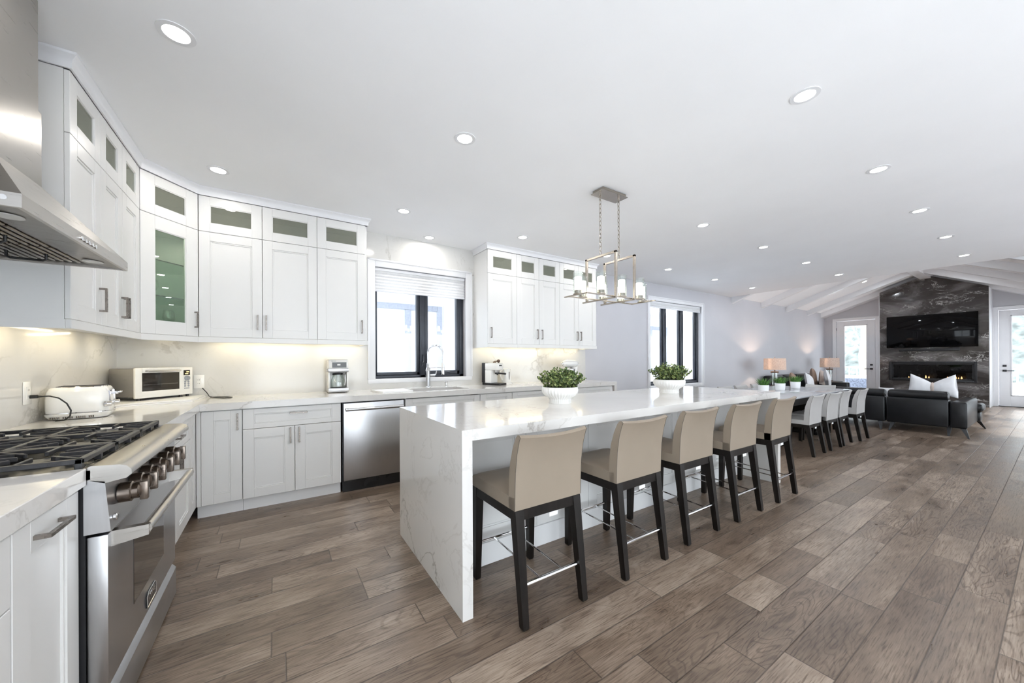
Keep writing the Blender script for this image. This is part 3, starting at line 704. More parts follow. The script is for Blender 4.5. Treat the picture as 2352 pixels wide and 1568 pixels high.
gl = goblet()
spots = [(0.10, 0.12, 'stemmed wine glass on the corner cabinet floor closest to the range hood'), (0.17, 0.19, 'stemmed wine glass in the corner cabinet, second in line on the bottom shelf'),
         (0.28, 0.11, 'stemmed wine glass at the front of the corner cabinet, under the pitcher handle side'), (0.335, 0.17, 'stemmed wine glass in the corner cabinet closest to the door pull'), (0.20, 0.30, 'stemmed wine glass deepest in the corner cabinet bottom shelf')]
for i, (x, y, lb) in enumerate(spots):
    if i == 0: gl.location = inw(x, y, ZU0 + 0.0185); gl['label'] = lb
    else: clone(gl, inw(x, y, ZU0 + 0.0185), 0.3 * i, lb)

# ------------------------------------------------------------------ base cabinets
ZB0, ZBS, ZB1 = 0.106, 0.682, 0.850
def base(label, loc, rz, w, fronts, depth, group='white base cabinets', kick=True, top=True):
    r = thing('base_cabinet', label, 'cabinet', loc, rz, group)
    carcass(r, w, ZB0, 0.857, depth, (), top)
    for f in fronts: front(r, f[0], *f[1:5], *(f[5:6]))
    if kick:
        g = G(); g.box(0, w, 0.052, 0.07, 0.0, ZB0 - 0.001); g.make('toe_kick', T['kick'], r)
    return r
YB = 3.715; dbb = YW - 0.014 - YB
hz = 0.745
bc = base('narrow white base cabinet with one tall door in the inner corner under the toaster oven', (-0.533, YB, 0), 0, 0.290, [('door', 0.028, 0.290, ZB0, ZB1, ('v', 0.260, 0.755))], dbb)
g = G(); g.box(0.0, 0.0275, 0.001, 0.02, ZB0, ZB1); g.make('filler_strip', T['cab'], bc)
base('white base cabinet with a drawer over two doors, left of the dishwasher', (-0.241, YB, 0), 0, 0.742, [('drawer', 0, 0.742, ZBS, ZB1, ('h', 0.40, 0.795)), ('door', 0, 0.371, ZB0, ZBS, ('v', 0.338, 0.60)), ('door', 0.371, 0.742, ZB0, ZBS, ('v', 0.404, 0.60))], dbb)
base('white sink base cabinet under the faucet, right of the dishwasher', (1.105, YB, 0), 0, 0.87, [('drawer', 0, 0.87, ZBS, ZB1), ('door', 0, 0.435, ZB0, ZBS, ('v', 0.40, 0.60)), ('door', 0.435, 0.87, ZB0, ZBS, ('v', 0.47, 0.60))], dbb, top=False)
base('white base cabinet right of the sink base, below the espresso machine', (1.978, YB, 0), 0, 0.442, [('drawer', 0, 0.442, ZBS, ZB1, ('h', 0.221, 0.765)), ('door', 0, 0.442, ZB0, ZBS, ('v', 0.40, 0.60))], dbb)
base('wide white base cabinet at the dining end, behind the boxwood bowl', (2.423, YB, 0), 0, 0.90, [('drawer', 0, 0.90, ZBS, ZB1, ('h', 0.45, 0.765)), ('door', 0, 0.45, ZB0, ZBS, ('v', 0.41, 0.60)), ('door', 0.45, 0.90, ZB0, ZBS, ('v', 0.49, 0.60))], dbb)
base('last white base cabinet beside the waterfall end of the sink worktop', (3.326, YB, 0), 0, 0.90, [('drawer', 0, 0.90, ZBS, ZB1, ('h', 0.45, 0.765)), ('door', 0, 0.45, ZB0, ZBS, ('v', 0.41, 0.60)), ('door', 0.45, 0.90, ZB0, ZBS, ('v', 0.49, 0.60))], dbb)
XB = -0.535; dbl = XB - (XW + 0.014)
base('white base cabinet beside the range with a drawer over two doors', (XB, 2.628, 0), PI / 2, 0.876, [('drawer', 0, 0.876, ZBS, ZB1, ('h', 0.47, 0.765)), ('door', 0, 0.438, ZB0, ZBS, ('v', 0.405, 0.60)), ('door', 0.438, 0.876, ZB0, ZBS, ('v', 0.47, 0.60))], dbl)
base('slim white filler cabinet door in the inside corner of the base run', (XB, 3.506, 0), PI / 2, 0.205, [('door', 0, 0.205, ZB0, ZB1)], 0.40)
base('white base cabinet on the viewer side of the range with one drawer pull', (-0.521, 1.345, 0), PI / 2, 0.340, [('door', 0, 0.340, ZB0, ZB1, ('h', 0.155, 0.803))], dbl)
base('white three-drawer base cabinet at the near end of the range wall', (-0.521, 0.62, 0), PI / 2, 0.722, [('drawer', 0, 0.722, 0.68, ZB1), ('drawer', 0, 0.722, 0.395, 0.68), ('drawer', 0, 0.722, ZB0, 0.395)], dbl)

# ------------------------------------------------------------------ worktops
TK = 0.055; XS = XW + 0.0125; YSB = YW - 0.0125
SK = (1.22, 1.90, 3.83, 4.22)
g = G()
g.box(XS, -0.507, 2.622, YSB, ZT - TK, ZT)
g.box(-0.507, SK[0], 3.688, YSB, ZT - TK, ZT); g.box(SK[0], SK[1], 3.688, SK[2], ZT - TK, ZT); g.box(SK[0], SK[1], SK[3], YSB, ZT - TK, ZT)
g.box(SK[1], 4.29, 3.688, YSB, ZT - TK, ZT); g.box(4.235, 4.29, 3.688, YSB, 0, ZT - TK)
tag(g.make('countertop', T['quartz'], ang=None), 'white veined quartz worktop running round the corner from range to waterfall end', 'countertop')
g = G(); g.box(XS, -0.507, 0.60, 1.692, ZT - TK, ZT, 0.002, 1)
tag(g.make('countertop', T['quartz']), 'short white quartz worktop on the viewer side of the range', 'countertop')
# sink
s = thing('kitchen_sink', 'stainless steel undermount sink in front of the faucet', 'sink', (1.56, 4.025, ZT - TK))
g = G(); a, b, c, d = SK[0] - 1.56 - 0.004, SK[1] - 1.56 + 0.004, SK[2] - 4.025 - 0.004, SK[3] - 4.025 + 0.004
for (p, q, u, v, z0, z1) in ((a - 0.004, a, c, d, -0.20, -0.001), (b, b + 0.004, c, d, -0.20, -0.001), (a, b, c - 0.004, c, -0.20, -0.001), (a, b, d, d + 0.004, -0.20, -0.001), (a, b, c, d, -0.204, -0.20)): g.box(p, q, u, v, z0, z1)
g.make('basin', T['steelh'], s)
g = G(); g.lathe([(0.04, 0), (0.04, 0.004), (0.02, 0.004)], (0, 0.02, -0.2)); g.make('drain', T['chrome'], s)

# faucet with spring neck
g = None
f = thing('kitchen_faucet', 'tall brushed steel pull-down faucet with coiled spring neck', 'faucet', (1.575, 4.335, ZT))
g = G(); g.lathe([(0.034, 0), (0.034, 0.006), (0.026, 0.012), (0.026, 0.20), (0.030, 0.205), (0.024, 0.235), (0.015, 0.25), (0.015, 0.30)], seg=24); g.make('body', T['steelh'], f)
arc = [(0, 0, 0.30), (0, 0, 0.42)]
for i in range(0, 13):
    t = PI * i / 12; arc.append((0.105 * (1 - math.cos(t)) * 0.62, -0.105 * (1 - math.cos(t)) * 0.78, 0.42 + 0.10 * math.sin(t)))
arc += [(0.130, -0.164, 0.36), (0.130, -0.164, 0.30)]
g = G(); g.tube(arc, 0.007, 8); g.make('hose', T['chrome'], f)
def resample(P, n):
    P = [Vector(p) for p in P]; L_ = [0]
    for a, b in zip(P, P[1:]): L_.append(L_[-1] + (b - a).length)
    out = []
    for k in range(n):
        s_ = L_[-1] * k / (n - 1); i = max(j for j in range(len(L_)) if L_[j] <= s_ + 1e-9); i = min(i, len(P) - 2)
        out.append(P[i].lerp(P[i + 1], (s_ - L_[i]) / (L_[i + 1] - L_[i])))
    return out
def coil(P, rad, turns, n):
    C = resample(P, n); out = []
    for k, c in enumerate(C):
        t = (C[min(k + 1, n - 1)] - C[max(k - 1, 0)]).normalized(); u = Vector((0.78, 0.62, 0)); u = (u - t * u.dot(t)).normalized(); v = t.cross(u)
        a = 2 * PI * turns * k / (n - 1); out.append(c + rad * (math.cos(a) * u + math.sin(a) * v))
    return out
g = G(); g.tube(coil(arc[1:], 0.0135, 34, 420), 0.0026, 5); g.make('spring', T['chrome'], f)
g = G(); g.cyl((0.130, -0.164, 0.30), (0.130, -0.164, 0.17), 0.017, 0.021, 16); g.cyl((0.130, -0.164, 0.17), (0.130, -0.164, 0.155), 0.021, 0.018, 16); g.make('spray_head', T['chrome'], f)
g = G(); g.tube([(0.01, -0.012, 0.235), (0.075, -0.09, 0.245), (0.125, -0.155, 0.245)], 0.005, 8); g.tube([(0.130 + 0.024 * math.cos(2 * PI * i / 16), -0.164 + 0.024 * math.sin(2 * PI * i / 16), 0.245) for i in range(16)], 0.004, 6, True); g.make('holder_arm', T['chrome'], f)
g = G(); g.cyl((0.02, -0.01, 0.145), (0.085, -0.012, 0.148), 0.016, 0.016, 14); g.tube([(0.085, -0.012, 0.148), (0.098, -0.012, 0.16), (0.104, -0.02, 0.20)], 0.006, 8); g.make('lever', T['steelh'], f)
g = G(); g.lathe([(0.020, 0), (0.020, 0.004), (0.016, 0.008), (0.016, 0.045), (0.019, 0.047), (0.019, 0.062), (0.015, 0.066)], seg=20)
o = tag(g.make('soap_dispenser', T['chrome']), 'small chrome air gap cap beside the faucet', 'dispenser'); o.location = (1.80, 4.30, ZT)
g = G(); g.prism([(0.845, 4.10), (0.905, 3.80), (1.215, 3.80), (1.195, 4.10)], 'z', ZT + 0.0005, ZT + 0.018)
tag(g.make('cutting_board', T['whitepaint']), 'white cutting board lying left of the sink', 'cutting board')

# ------------------------------------------------------------------ dishwasher
d = thing('dishwasher', 'stainless steel dishwasher with bar handle between white base cabinets', 'dishwasher', (0.515, 3.70, 0))
w = 0.575
g = G(); g.box(0, w, 0.05, 0.60, 0.01, 0.852); g.make('body', T['matblack'], d)
g = G(); g.box(0.006, w - 0.004, 0.0, 0.05, 0.115, 0.846, 0.004); dr = g.make('door', T['steelh'], d)
g = G()
g.tube([(0.02, -0.045, 0.79), (w - 0.02, -0.045, 0.79)], 0.014, 14)
for x in (0.035, w - 0.035): g.box(x - 0.014, x + 0.014, -0.045, 0.0, 0.778, 0.802, 0.004)
g.make('handle', T['steelh'], dr)
g = G(); g.box(0.004, w - 0.004, 0.04, 0.052, 0.0, 0.11); g.make('toe_kick', T['black'], d)
# ================================================================== RANGE AND HOOD
rg = thing('gas_range', 'stainless steel gas range with six dark knobs and black grates', 'range', (0, 0, 0))
ry0, ry1, xf = 1.697, 2.618, -0.462
g = G(); g.box(XW + 0.015, -0.512, ry0 + 0.004, ry1 - 0.004, 0.012, 0.875); g.make('body', T['matblack'], rg)
g = G(); g.box(XW + 0.015, -0.50, ry0, ry1, 0.8752, 0.905); g.make('top_frame', T['steel'], rg)
g = G(); g.box(XW + 0.05, -0.53, ry0 + 0.02, ry1 - 0.02, 0.9055, 0.908); g.make('cooktop', T['black'], rg)
# bull-nose and control panel with its side cheeks
g = G(); nose = [(-0.51, 0.875), (-0.51, 0.912), (-0.50, 0.918), (-0.435, 0.914), (-0.418, 0.908), (-0.407, 0.894), (-0.406, 0.880), (-0.418, 0.868), (-0.45, 0.862), (-0.468, 0.858)]
g.prism([(p[0], p[1]) for p in nose], 'y', ry0, ry1); g.make('bull_nose', T['steel'], rg)
g = G(); g.prism([(-0.515, 0.875), (-0.468, 0.864), (-0.455, 0.700), (-0.515, 0.700)], 'y', ry0, ry1); cp = g.make('control_panel', T['steelh'], rg)
for i in range(6):
    y = 1.80 + i * 0.122 + (0.012 if i > 2 else 0); z = 0.795
    g = G(); c = (-0.460, y, z)
    g.lathe([(0.034, 0.0), (0.034, 0.030), (0.030, 0.033)], c, 28, axis='x'); g.lathe([(0.027, 0.03), (0.027, 0.048), (0.023, 0.052)], c, 28, axis='x')
    g.box(-0.410, -0.388, y - 0.010, y + 0.010, z - 0.034, z + 0.030, 0.003)
    g.make('knob', T['bronze'], cp)
g = G(); g.lathe([(0.012, 0), (0.012, 0.006), (0.008, 0.009)], (-0.457, 1.735, 0.735), 18, axis='x'); g.make('oven_light_button', T['chrome'], cp)
g = G(); g.box(-0.51, xf, ry0 + 0.004, ry1 - 0.004, 0.192, 0.690, 0.004); dr = g.make('oven_door', T['steelh'], rg)
g = G(); g.box(-0.47, xf + 0.0015, 1.945, 2.375, 0.325, 0.575); g.make('oven_window', T['ovenglass'], dr)
g = G(); hx = -0.383
g.tube([(hx, ry0 + 0.045, 0.672), (hx, ry1 - 0.115, 0.672)], 0.016, 16)
for y in (ry0 + 0.03, ry1 - 0.13):
    g.loft([[(xf, y - 0.001, 0.640), (xf, y + 0.030, 0.640), (xf, y + 0.030, 0.690), (xf, y - 0.001, 0.690)], [(hx + 0.010, y + 0.002, 0.655), (hx + 0.010, y + 0.026, 0.655), (hx + 0.010, y + 0.026, 0.690), (hx + 0.010, y + 0.002, 0.690)]])
g.make('handle', T['steel'], dr)
g = G(); by, bz = 2.158, 0.252
hw, hh = 0.064, 0.030
g.prism([(by - hw, bz - hh), (by + hw, bz - hh), (by + hw, bz + hh * 0.55), (by + hw * 0.72, bz + hh), (by - hw * 0.72, bz + hh), (by - hw, bz + hh * 0.55)], 'x', xf, xf + 0.005)
bd = g.make('badge', T['black'], dr)
g = G(); e = 0.0035
pts = [(by - hw, bz - hh), (by + hw, bz - hh), (by + hw, bz + hh * 0.55), (by + hw * 0.72, bz + hh), (by - hw * 0.72, bz + hh), (by - hw, bz + hh * 0.55)]
g.tube([(xf + 0.0055, p[0], p[1]) for p in pts], 0.0017, 6, True); g.make('badge_rim', T['chrome'], bd)
Mx = Matrix(((0, 0, 1, xf + 0.0055), (1, 0, 0, by), (0, 1, 0, bz + 0.005), (0, 0, 0, 1)))
text('badge_lettering', 'ZLINE', 0.036, Mx, T['chrome'], bd)
Mx2 = Mx.copy(); Mx2.translation = (xf + 0.0055, by, bz - 0.019)
g = G(); g.box(-0.51, xf + 0.004, ry0 + 0.004, ry1 - 0.004, 0.012, 0.148, 0.003); g.prism([(-0.49, 0.15), (xf + 0.004, 0.148), (xf - 0.01, 0.166), (-0.49, 0.185)], 'y', ry0 + 0.006, ry1 - 0.006); g.make('warming_drawer', T['steelh'], rg)
g = G(); g.box(-0.52, -0.49, ry0 + 0.006, ry1 - 0.006, 0.148, 0.19); g.make('drawer_gap', T['black'], rg)
# three grates, each its own part
zg0, zg1 = 0.9085, 0.942
for i in range(3):
    a = ry0 + 0.012 + i * 0.2995; b = a + 0.297; x0, x1 = XW + 0.07, -0.521
    g = G(); t = 0.017
    for (p, q, r_, s_) in ((x0, x1, a, a + t), (x0, x1, b - t, b), (x0, x0 + t, a, b), (x1 - t, x1, a, b), ((x0 + x1) / 2 - t / 2, (x0 + x1) / 2 + t / 2, a, b)):
        g.box(p, q, r_, s_, zg1 - 0.016, zg1, 0.002, 1)
    for (px, py) in ((x0, a), (x0, b - t), (x1 - t, a), (x1 - t, b - t), (x1 - t, (a + b) / 2), ((x0 + x1) / 2 - t / 2, a), ((x0 + x1) / 2 - t / 2, b - t)): g.box(px, px + t, py, py + t, zg0, zg1 - 0.01, 0.001, 1)
    ym = (a + b) / 2
    for cx in (x0 + (x1 - x0) * 0.25, x0 + (x1 - x0) * 0.75):
        half = (x1 - x0) * 0.25
        for k, an in enumerate(range(0, 360, 45)):
            dx, dy = math.cos(R(an)), math.sin(R(an))
            ro = min(half / abs(dx) if abs(dx) > 1e-3 else 9, (b - a) / 2 / abs(dy) if abs(dy) > 1e-3 else 9) - 0.006
            ri = 0.045 if k % 2 == 0 else 0.062
            M_ = Matrix.Translation((cx, ym, 0)) @ Matrix.Rotation(R(an), 4, 'Z')
            g.box(ri, ro, -0.0045, 0.0045, zg1 - 0.014, zg1 + 0.001, 0.002, 1, M=M_)
        for dy in (-0.075, 0.075):
            for sx in (-1, 1):
                g.box(cx + sx * 0.06 if sx > 0 else cx - half, cx + half if sx > 0 else cx - 0.06, ym + dy - 0.004, ym + dy + 0.004, zg1 - 0.013, zg1, 0.002, 1)
    g.make('grate', T['iron'], rg)
    for cx in (x0 + (x1 - x0) * 0.25, x0 + (x1 - x0) * 0.75):
        g = G(); g.lathe([(0.046, 0), (0.046, 0.008), (0.036, 0.010), (0.036, 0.016), (0.0, 0.018)], (cx, ym, 0.908), 24); g.make('burner', T['iron'], rg)

hd = thing('range_hood', 'stainless steel chimney hood hanging on the wall over the range', 'range hood', (0, 0, 0))
hx0, hx1, hy0, hy1, hz0, hz1 = XW + 0.013, -0.637, ry0 + 0.003, ry1 - 0.006, 1.712, 1.754
g = G()
g.box(hx1 - 0.012, hx1, hy0, hy1, hz0, hz1); g.box(hx0, hx1 - 0.012, hy0, hy0 + 0.012, hz0, hz1); g.box(hx0, hx1 - 0.012, hy1 - 0.012, hy1, hz0, hz1); g.box(hx0, hx0 + 0.012, hy0, hy1, hz0, hz1)
cx1, cy0, cy1, cz = -0.815, 2.0, 2.315, 1.975
b4 = [(hx0, hy0, hz1), (hx1, hy0, hz1), (hx1, hy1, hz1), (hx0, hy1, hz1)]; t4 = [(hx0, cy0, cz), (cx1, cy0, cz), (cx1, cy1, cz), (hx0, cy1, cz)]
g.loft([b4, t4], False); canopy = g.make('canopy', T['steel'], hd, 20)
g = G(); g.box(hx0, cx1, cy0, cy1, cz - 0.005, 2.278); g.box(hx0, cx1 - 0.006, cy0 + 0.006, cy1 - 0.006, 2.278, ZC - 0.001); g.make('chimney', T['steel'], hd)
g = G(); g.box(hx0 + 0.012, hx1 - 0.012, hy0 + 0.012, hy1 - 0.012, hz0 + 0.022, hz0 + 0.026)
g.prism([(hx1 - 0.012, hz0 + 0.004), (hx1 - 0.012, hz0 + 0.022), (hx1 - 0.15, hz0 + 0.022), (hx1 - 0.13, hz0 + 0.012)], 'y', hy0 + 0.014, hy1 - 0.014); g.make('underside_plate', T['filter'], hd)
for i in range(3):
    a = hy0 + 0.03 + i * 0.286
    g = G()
    for k in range(13):
        x = hx0 + 0.05 + k * 0.0265
        g.box(x, x + 0.013, a, a + 0.278, hz0 + 0.012, hz0 + 0.021, 0.003, 1)
    g.box(hx0 + 0.045, hx0 + 0.40, a, a + 0.278, hz0 + 0.0205, hz0 + 0.0218)
    fl = g.make('baffle_filter', T['filter'], hd)
    g = G(); ym = a + 0.139; xm = hx0 + 0.24
    g.tube([(xm - 0.055, ym, hz0 + 0.014), (xm - 0.055, ym, hz0 - 0.01), (xm - 0.045, ym, hz0 - 0.017), (xm + 0.045, ym, hz0 - 0.017), (xm + 0.055, ym, hz0 - 0.01), (xm + 0.055, ym, hz0 + 0.014)], 0.005, 8); g.make('filter_handle', T['matblack'], fl)
for y in (hy0 + 0.14, hy1 - 0.14):
    g = G(); g.lathe([(0.034, 0.0), (0.034, 0.003), (0.026, 0.004)], (hx1 - 0.08, y, hz0 + 0.003), 24); g.make('hood_lamp', T['hoodlight'], hd)
g = G()
for k in range(5): g.lathe([(0.0085, 0), (0.0085, 0.004), (0.006, 0.005)], (hx1, 2.155 + (k - 2) * 0.032, (hz0 + hz1) / 2), 14, axis='x')
g.make('control_buttons', T['chrome'], hd)
g = G(); g.lathe([(0.008, 0), (0.008, 0.003)], (hx1 - 0.035, hy0 - 0.003, hz0 + 0.024), 14, axis='y'); g.make('side_cap', T['silver'], hd)

# ================================================================== ISLAND
ix0, ix1, iy0, iy1 = 0.737, 4.248, 1.5706, 2.615
g = G(); tk = TK
g.box(ix0, ix1, iy0, iy1, ZT - tk, ZT); g.box(ix0, ix0 + tk, iy0, iy1, 0, ZT - tk); g.box(ix1 - tk, ix1, iy0, iy1, 0, ZT - tk)
tag(g.make('island_countertop', T['quartz'], ang=None), 'long white quartz island worktop with waterfall legs at both ends', 'countertop')
ic = thing('island_cabinet', 'white panelled island cabinet under the waterfall worktop, behind the bar stools', 'cabinet', (ix0 + tk + 0.002, 1.925, 0))
w = ix1 - ix0 - 2 * tk - 0.004; dp = iy1 - 1.925 - 0.02
g = G(); g.box(0, w, 0.02, dp, 0.10, ZT - tk - 0.002); g.make('body', T['cab'], ic)
g = G(); g.box(0, w, 0.006, 0.03, 0.0, 0.135, 0.002, 1); g.make('toe_kick', T['kick'], ic)
xs = [0.0, 0.565, 1.13, 1.695, 2.26, 2.825, w]
for a, b in zip(xs, xs[1:]): front(ic, 'panel_door', a, b, 0.145, 0.845, fr=0.085)

# ================================================================== STOOLS AND CHAIRS
def seat_thing(name, label, cat, zf, fh, cush, zback, foot, fabric, group, deep=0.0):
    r = thing(name, label, cat, (0, 0, 0), 0, group); hw = 0.21
    g = G(); y0, y1 = -0.19, 0.25
    prof = [(y0, zf), (y1 - 0.012, zf), (y1, zf + 0.012), (y1, zf + cush - 0.018), (y1 - 0.014, zf + cush - 0.003), (y1 - 0.05, zf + cush), (-0.12, zf + cush - 0.004), (y0, zf + cush - 0.004)]
    rings = []
    for k in range(9):
        u = -1 + k / 4.0; x = hw * u; ed = 0.006 if abs(u) > 0.99 else 0.0
        rings.append([(x, p[0], p[1] - (ed if p[1] > zf + 0.02 else 0)) for p in prof])
    g.loft(rings); g.make('seat', fabric, r, 50)
    H = zback - zf
    rear = [(-0.195, 0.0), (-0.198, 0.25), (-0.203, 0.50), (-0.217, 0.75), (-0.236, 0.93), (-0.245, 0.975)]
    frnt = [(-0.232, 1.0), (-0.222, 1.0), (-0.205, 0.955), (-0.178, 0.80), (-0.155, 0.60), (-0.145, 0.40), (-0.141, 0.15), (-0.142, 0.0)]
    rings = []
    for k in range(11):
        u = -1 + k / 5.0
        bow = -0.016 * (1 - u * u)
        rings.append([(hw * u, p[0] + bow * p[1], zf + H * p[1] - (0.010 * (1 - u * u) if p[1] > 0.9 else 0)) for p in rear + frnt])
    g = G(); g.loft(rings); bk = g.make('backrest', fabric, r, 50)
    for u in (-1, 1):
        g = G(); g.tube([(hw * u * 1.001, p[0] - 0.0005, zf + H * p[1]) for p in rear] + [(hw * u * 1.001, p[0], zf + H * p[1]) for p in frnt[:1]], 0.0013, 5); g.make('seam', T['seam'], bk)
    g = G(); zb = zf - fh; t = 0.024
    g.box(-0.205, 0.205, -0.195, -0.195 + t, zb, zf, 0.002, 1); g.box(-0.205, 0.205, 0.225, 0.225 + t, zb, zf, 0.002, 1)
    g.box(-0.205, -0.205 + t, -0.171, 0.225, zb, zf, 0.002, 1); g.box(0.205 - t, 0.205, -0.171, 0.225, zb, zf, 0.002, 1)
    g.make('seat_frame', T['espresso'], r)
    for sx in (-1, 1):
        for rearleg in (True, False):
            if rearleg: top, bot = (sx * 0.183, -0.172), (sx * 0.187, -0.236)
            else: top, bot = (sx * 0.183, 0.226), (sx * 0.188, 0.236)
            def sq(c, s, z): return [(c[0] - s, c[1] - s, z), (c[0] + s, c[1] - s, z), (c[0] + s, c[1] + s, z), (c[0] - s, c[1] + s, z)]
            g = G(); g.loft([sq(bot, 0.014, 0.0), sq(bot, 0.017, 0.008), sq(top, 0.0245, zf - 0.002)]); g.make('leg', T['espresso'], r, 20)
    if foot:
        def legx(z, rear_): k = z / zf; return (0.187 - 0.004 * k, (-0.236 + 0.064 * k) if rear_ else (0.236 - 0.010 * k))
        x_, yr = legx(0.185, True); _, yf = legx(0.205, False)
        g = G(); g.tube([(-x_ + 0.015, yr, 0.185), (x_ - 0.015, yr, 0.185)], 0.0095, 12); g.make('footrest', T['chrome'], r)
        g = G(); g.tube([(-x_ + 0.015, yf, 0.205), (x_ - 0.015, yf, 0.205)], 0.0075, 10); g.make('footrest', T['chrome'], r)
        for x in (-0.075, 0.065):
            g = G(); g.tube([(x, yr, 0.188), (x, yf, 0.205)], 0.0045, 8); g.make('stretcher', T['chrome'], r)
    g = G(); g.box(0.0, 0.055, -0.192, -0.190, zb - 0.022, zb + 0.002); g.make('care_tag', T['label'], r)
    return r
SG = 'taupe bar stools along the island'
st = seat_thing('bar_stool', 'taupe bar stool closest to the waterfall leg at the kitchen end of the island', 'bar stool', 0.535, 0.052, 0.068, 0.900, True, T['taupe'], SG)
st.location = (1.145, 1.612, 0)
for k, (dx, dy, rz, lb) in enumerate(((0.693, -0.006, 0.01, 'second taupe bar stool counting from the kitchen end of the island'), (1.353, 0.016, 0.0, 'taupe bar stool in the middle of the five along the island'),
                                      (2.0, 0.0, -0.01, 'fourth taupe bar stool from the kitchen end, second from the dining table'), (2.676, -0.010, 0.012, 'taupe bar stool at the far island end, next to the first dining chair'))):
    clone(st, (1.145 + dx, 1.612 + dy, 0), rz, lb)
CG = 'pale dining chairs around the table'
ch = seat_thing('dining_chair', 'pale dining chair beside the last bar stool, first on the walkway side of the table', 'dining chair', 0.400, 0.045, 0.062, 0.778, False, T['cream'], CG)
ch.location = (5.87, 1.975, 0)
for x, y, rz, lb in ((6.46, 1.965, -0.02, 'second pale dining chair from the island on the walkway side'), (6.95, 1.97, 0.02, 'third pale dining chair from the island, close beside the second on the walkway side'), (7.53, 1.92, 0.0, 'fourth pale dining chair on the walkway side, closest to the black sofa'),
                     (6.40, 2.95, PI, 'pale dining chair across the table, only its top showing above the island'), (6.95, 2.95, PI, 'pale dining chair in the middle of the window side, behind the island corner'), (7.56, 2.95, PI - 0.02, 'pale dining chair on the window side just behind the potted grasses')):
    clone(ch, (x, y, 0), rz, lb)
clone(ch, (7.94, 2.40, 0), PI / 2, 'pale dining chair at the head of the table in front of the sofa')
# ------------------------------------------------------------------ dining table
tb = thing('dining_table', 'dark dining table with polished grey stone top at the end of the island', 'table', (6.5, 2.39, 0))
g = G(); g.box(-1.30, 1.25, -0.51, 0.52, 0.725, 0.75, 0.006); g.make('tabletop', T['tabletop'], tb)
g = G(); g.box(-1.22, 1.17, -0.43, -0.405, 0.62, 0.7245); g.box(-1.22, 1.17, 0.415, 0.44, 0.62, 0.7245); g.box(-1.22, -1.195, -0.405, 0.415, 0.62, 0.7245); g.box(1.145, 1.17, -0.405, 0.415, 0.62, 0.7245); g.make('apron', T['espresso'], tb)
for x in (-0.98, 0.93):
    g = G(); g.box(x - 0.05, x + 0.05, -0.16, 0.17, 0.05, 0.62, 0.004); g.box(x - 0.09, x + 0.09, -0.19, 0.20, 0.0, 0.05, 0.006); g.make('leg', T['espresso'], tb)
# ------------------------------------------------------------------ plants
def boxwood(label, loc, sc, seed, group):
    rnd = random.Random(seed); r = thing('potted_boxwood', label, 'plant', loc, rnd.random(), group); r.scale = (sc, sc, sc)
    g = G(); g.lathe([(0.090, 0), (0.091, 0.004), (0.089, 0.030), (0.092, 0.042), (0.125, 0.062), (0.142, 0.085), (0.146, 0.110), (0.143, 0.128), (0.139, 0.131), (0.133, 0.128), (0.132, 0.115)], seg=192, ribs=34, amp=0.014, rib_zone=(0.008, 0.125)); g.make('bowl', T['ceramic'], r, 60)
    g = G(); g.ball((0, 0, 0.112), 0.131, 0.131, 0.03, 24, 8); g.make('moss', T['soil'], r)
    gl_, gs = G(), G()
    for i in range(120):
        a = rnd.random() * 2 * PI; rr = math.sqrt(rnd.random()) * 0.115
        base_ = Vector((rr * math.cos(a), rr * math.sin(a), 0.12))
        lean = rr / 0.115; ln = (0.140 + 0.045 * rnd.random()) * (1 - 0.30 * lean)
        dirv = Vector((math.cos(a) * lean * 0.62 + rnd.uniform(-.16, .16), math.sin(a) * lean * 0.62 + rnd.uniform(-.16, .16), 1.15 - 0.55 * lean)).normalized()
        tip = base_ + dirv * ln; mid = base_.lerp(tip, 0.5) + Vector((0, 0, 0.012))
        pts_ = [base_, mid, tip]; gs.tube(pts_, 0.0011, 4)
        for k in range(13):
            t = 0.10 + 0.9 * k / 12; p0 = base_.lerp(mid, t * 2) if t < .5 else mid.lerp(tip, t * 2 - 1)
            az = k * 2.4 + a; out = Vector((math.cos(az), math.sin(az), rnd.uniform(0.0, 0.9))).normalized(); out = (out + dirv * 0.35).normalized()
            l = rnd.uniform(0.017, 0.026); wv = out.cross(Vector((rnd.uniform(-1, 1), rnd.uniform(-1, 1), rnd.uniform(-1, 1)))).normalized() * l * 0.36; up = out.cross(wv).normalized() * l * 0.10
            P = [p0, p0 + out * l * 0.35 + wv * 0.9 + up, p0 + out * l * 0.7 + wv * 0.85 + up, p0 + out * l, p0 + out * l * 0.7 - wv * 0.85 + up, p0 + out * l * 0.35 - wv * 0.9 + up, p0 + out * l * 0.55]
            vs = [gl_.bm.verts.new(p) for p in P]
            for f in ((0, 1, 6), (1, 2, 6), (2, 3, 6), (3, 4, 6), (4, 5, 6), (5, 0, 6)): gl_.bm.faces.new([vs[q] for q in f])
    gs.make('stems', T['stem'], r); gl_.make('foliage', T['leaf'], r, 30)
    return r
boxwood('leafy boxwood in a ribbed white bowl on the island, closer to the sink window', (1.845, 2.15, ZT), 0.96, 3, 'boxwood bowls on the island')
boxwood('leafy boxwood in a ribbed white bowl on the island, toward the dining table', (3.285, 2.165, ZT), 1.02, 5, 'boxwood bowls on the island')
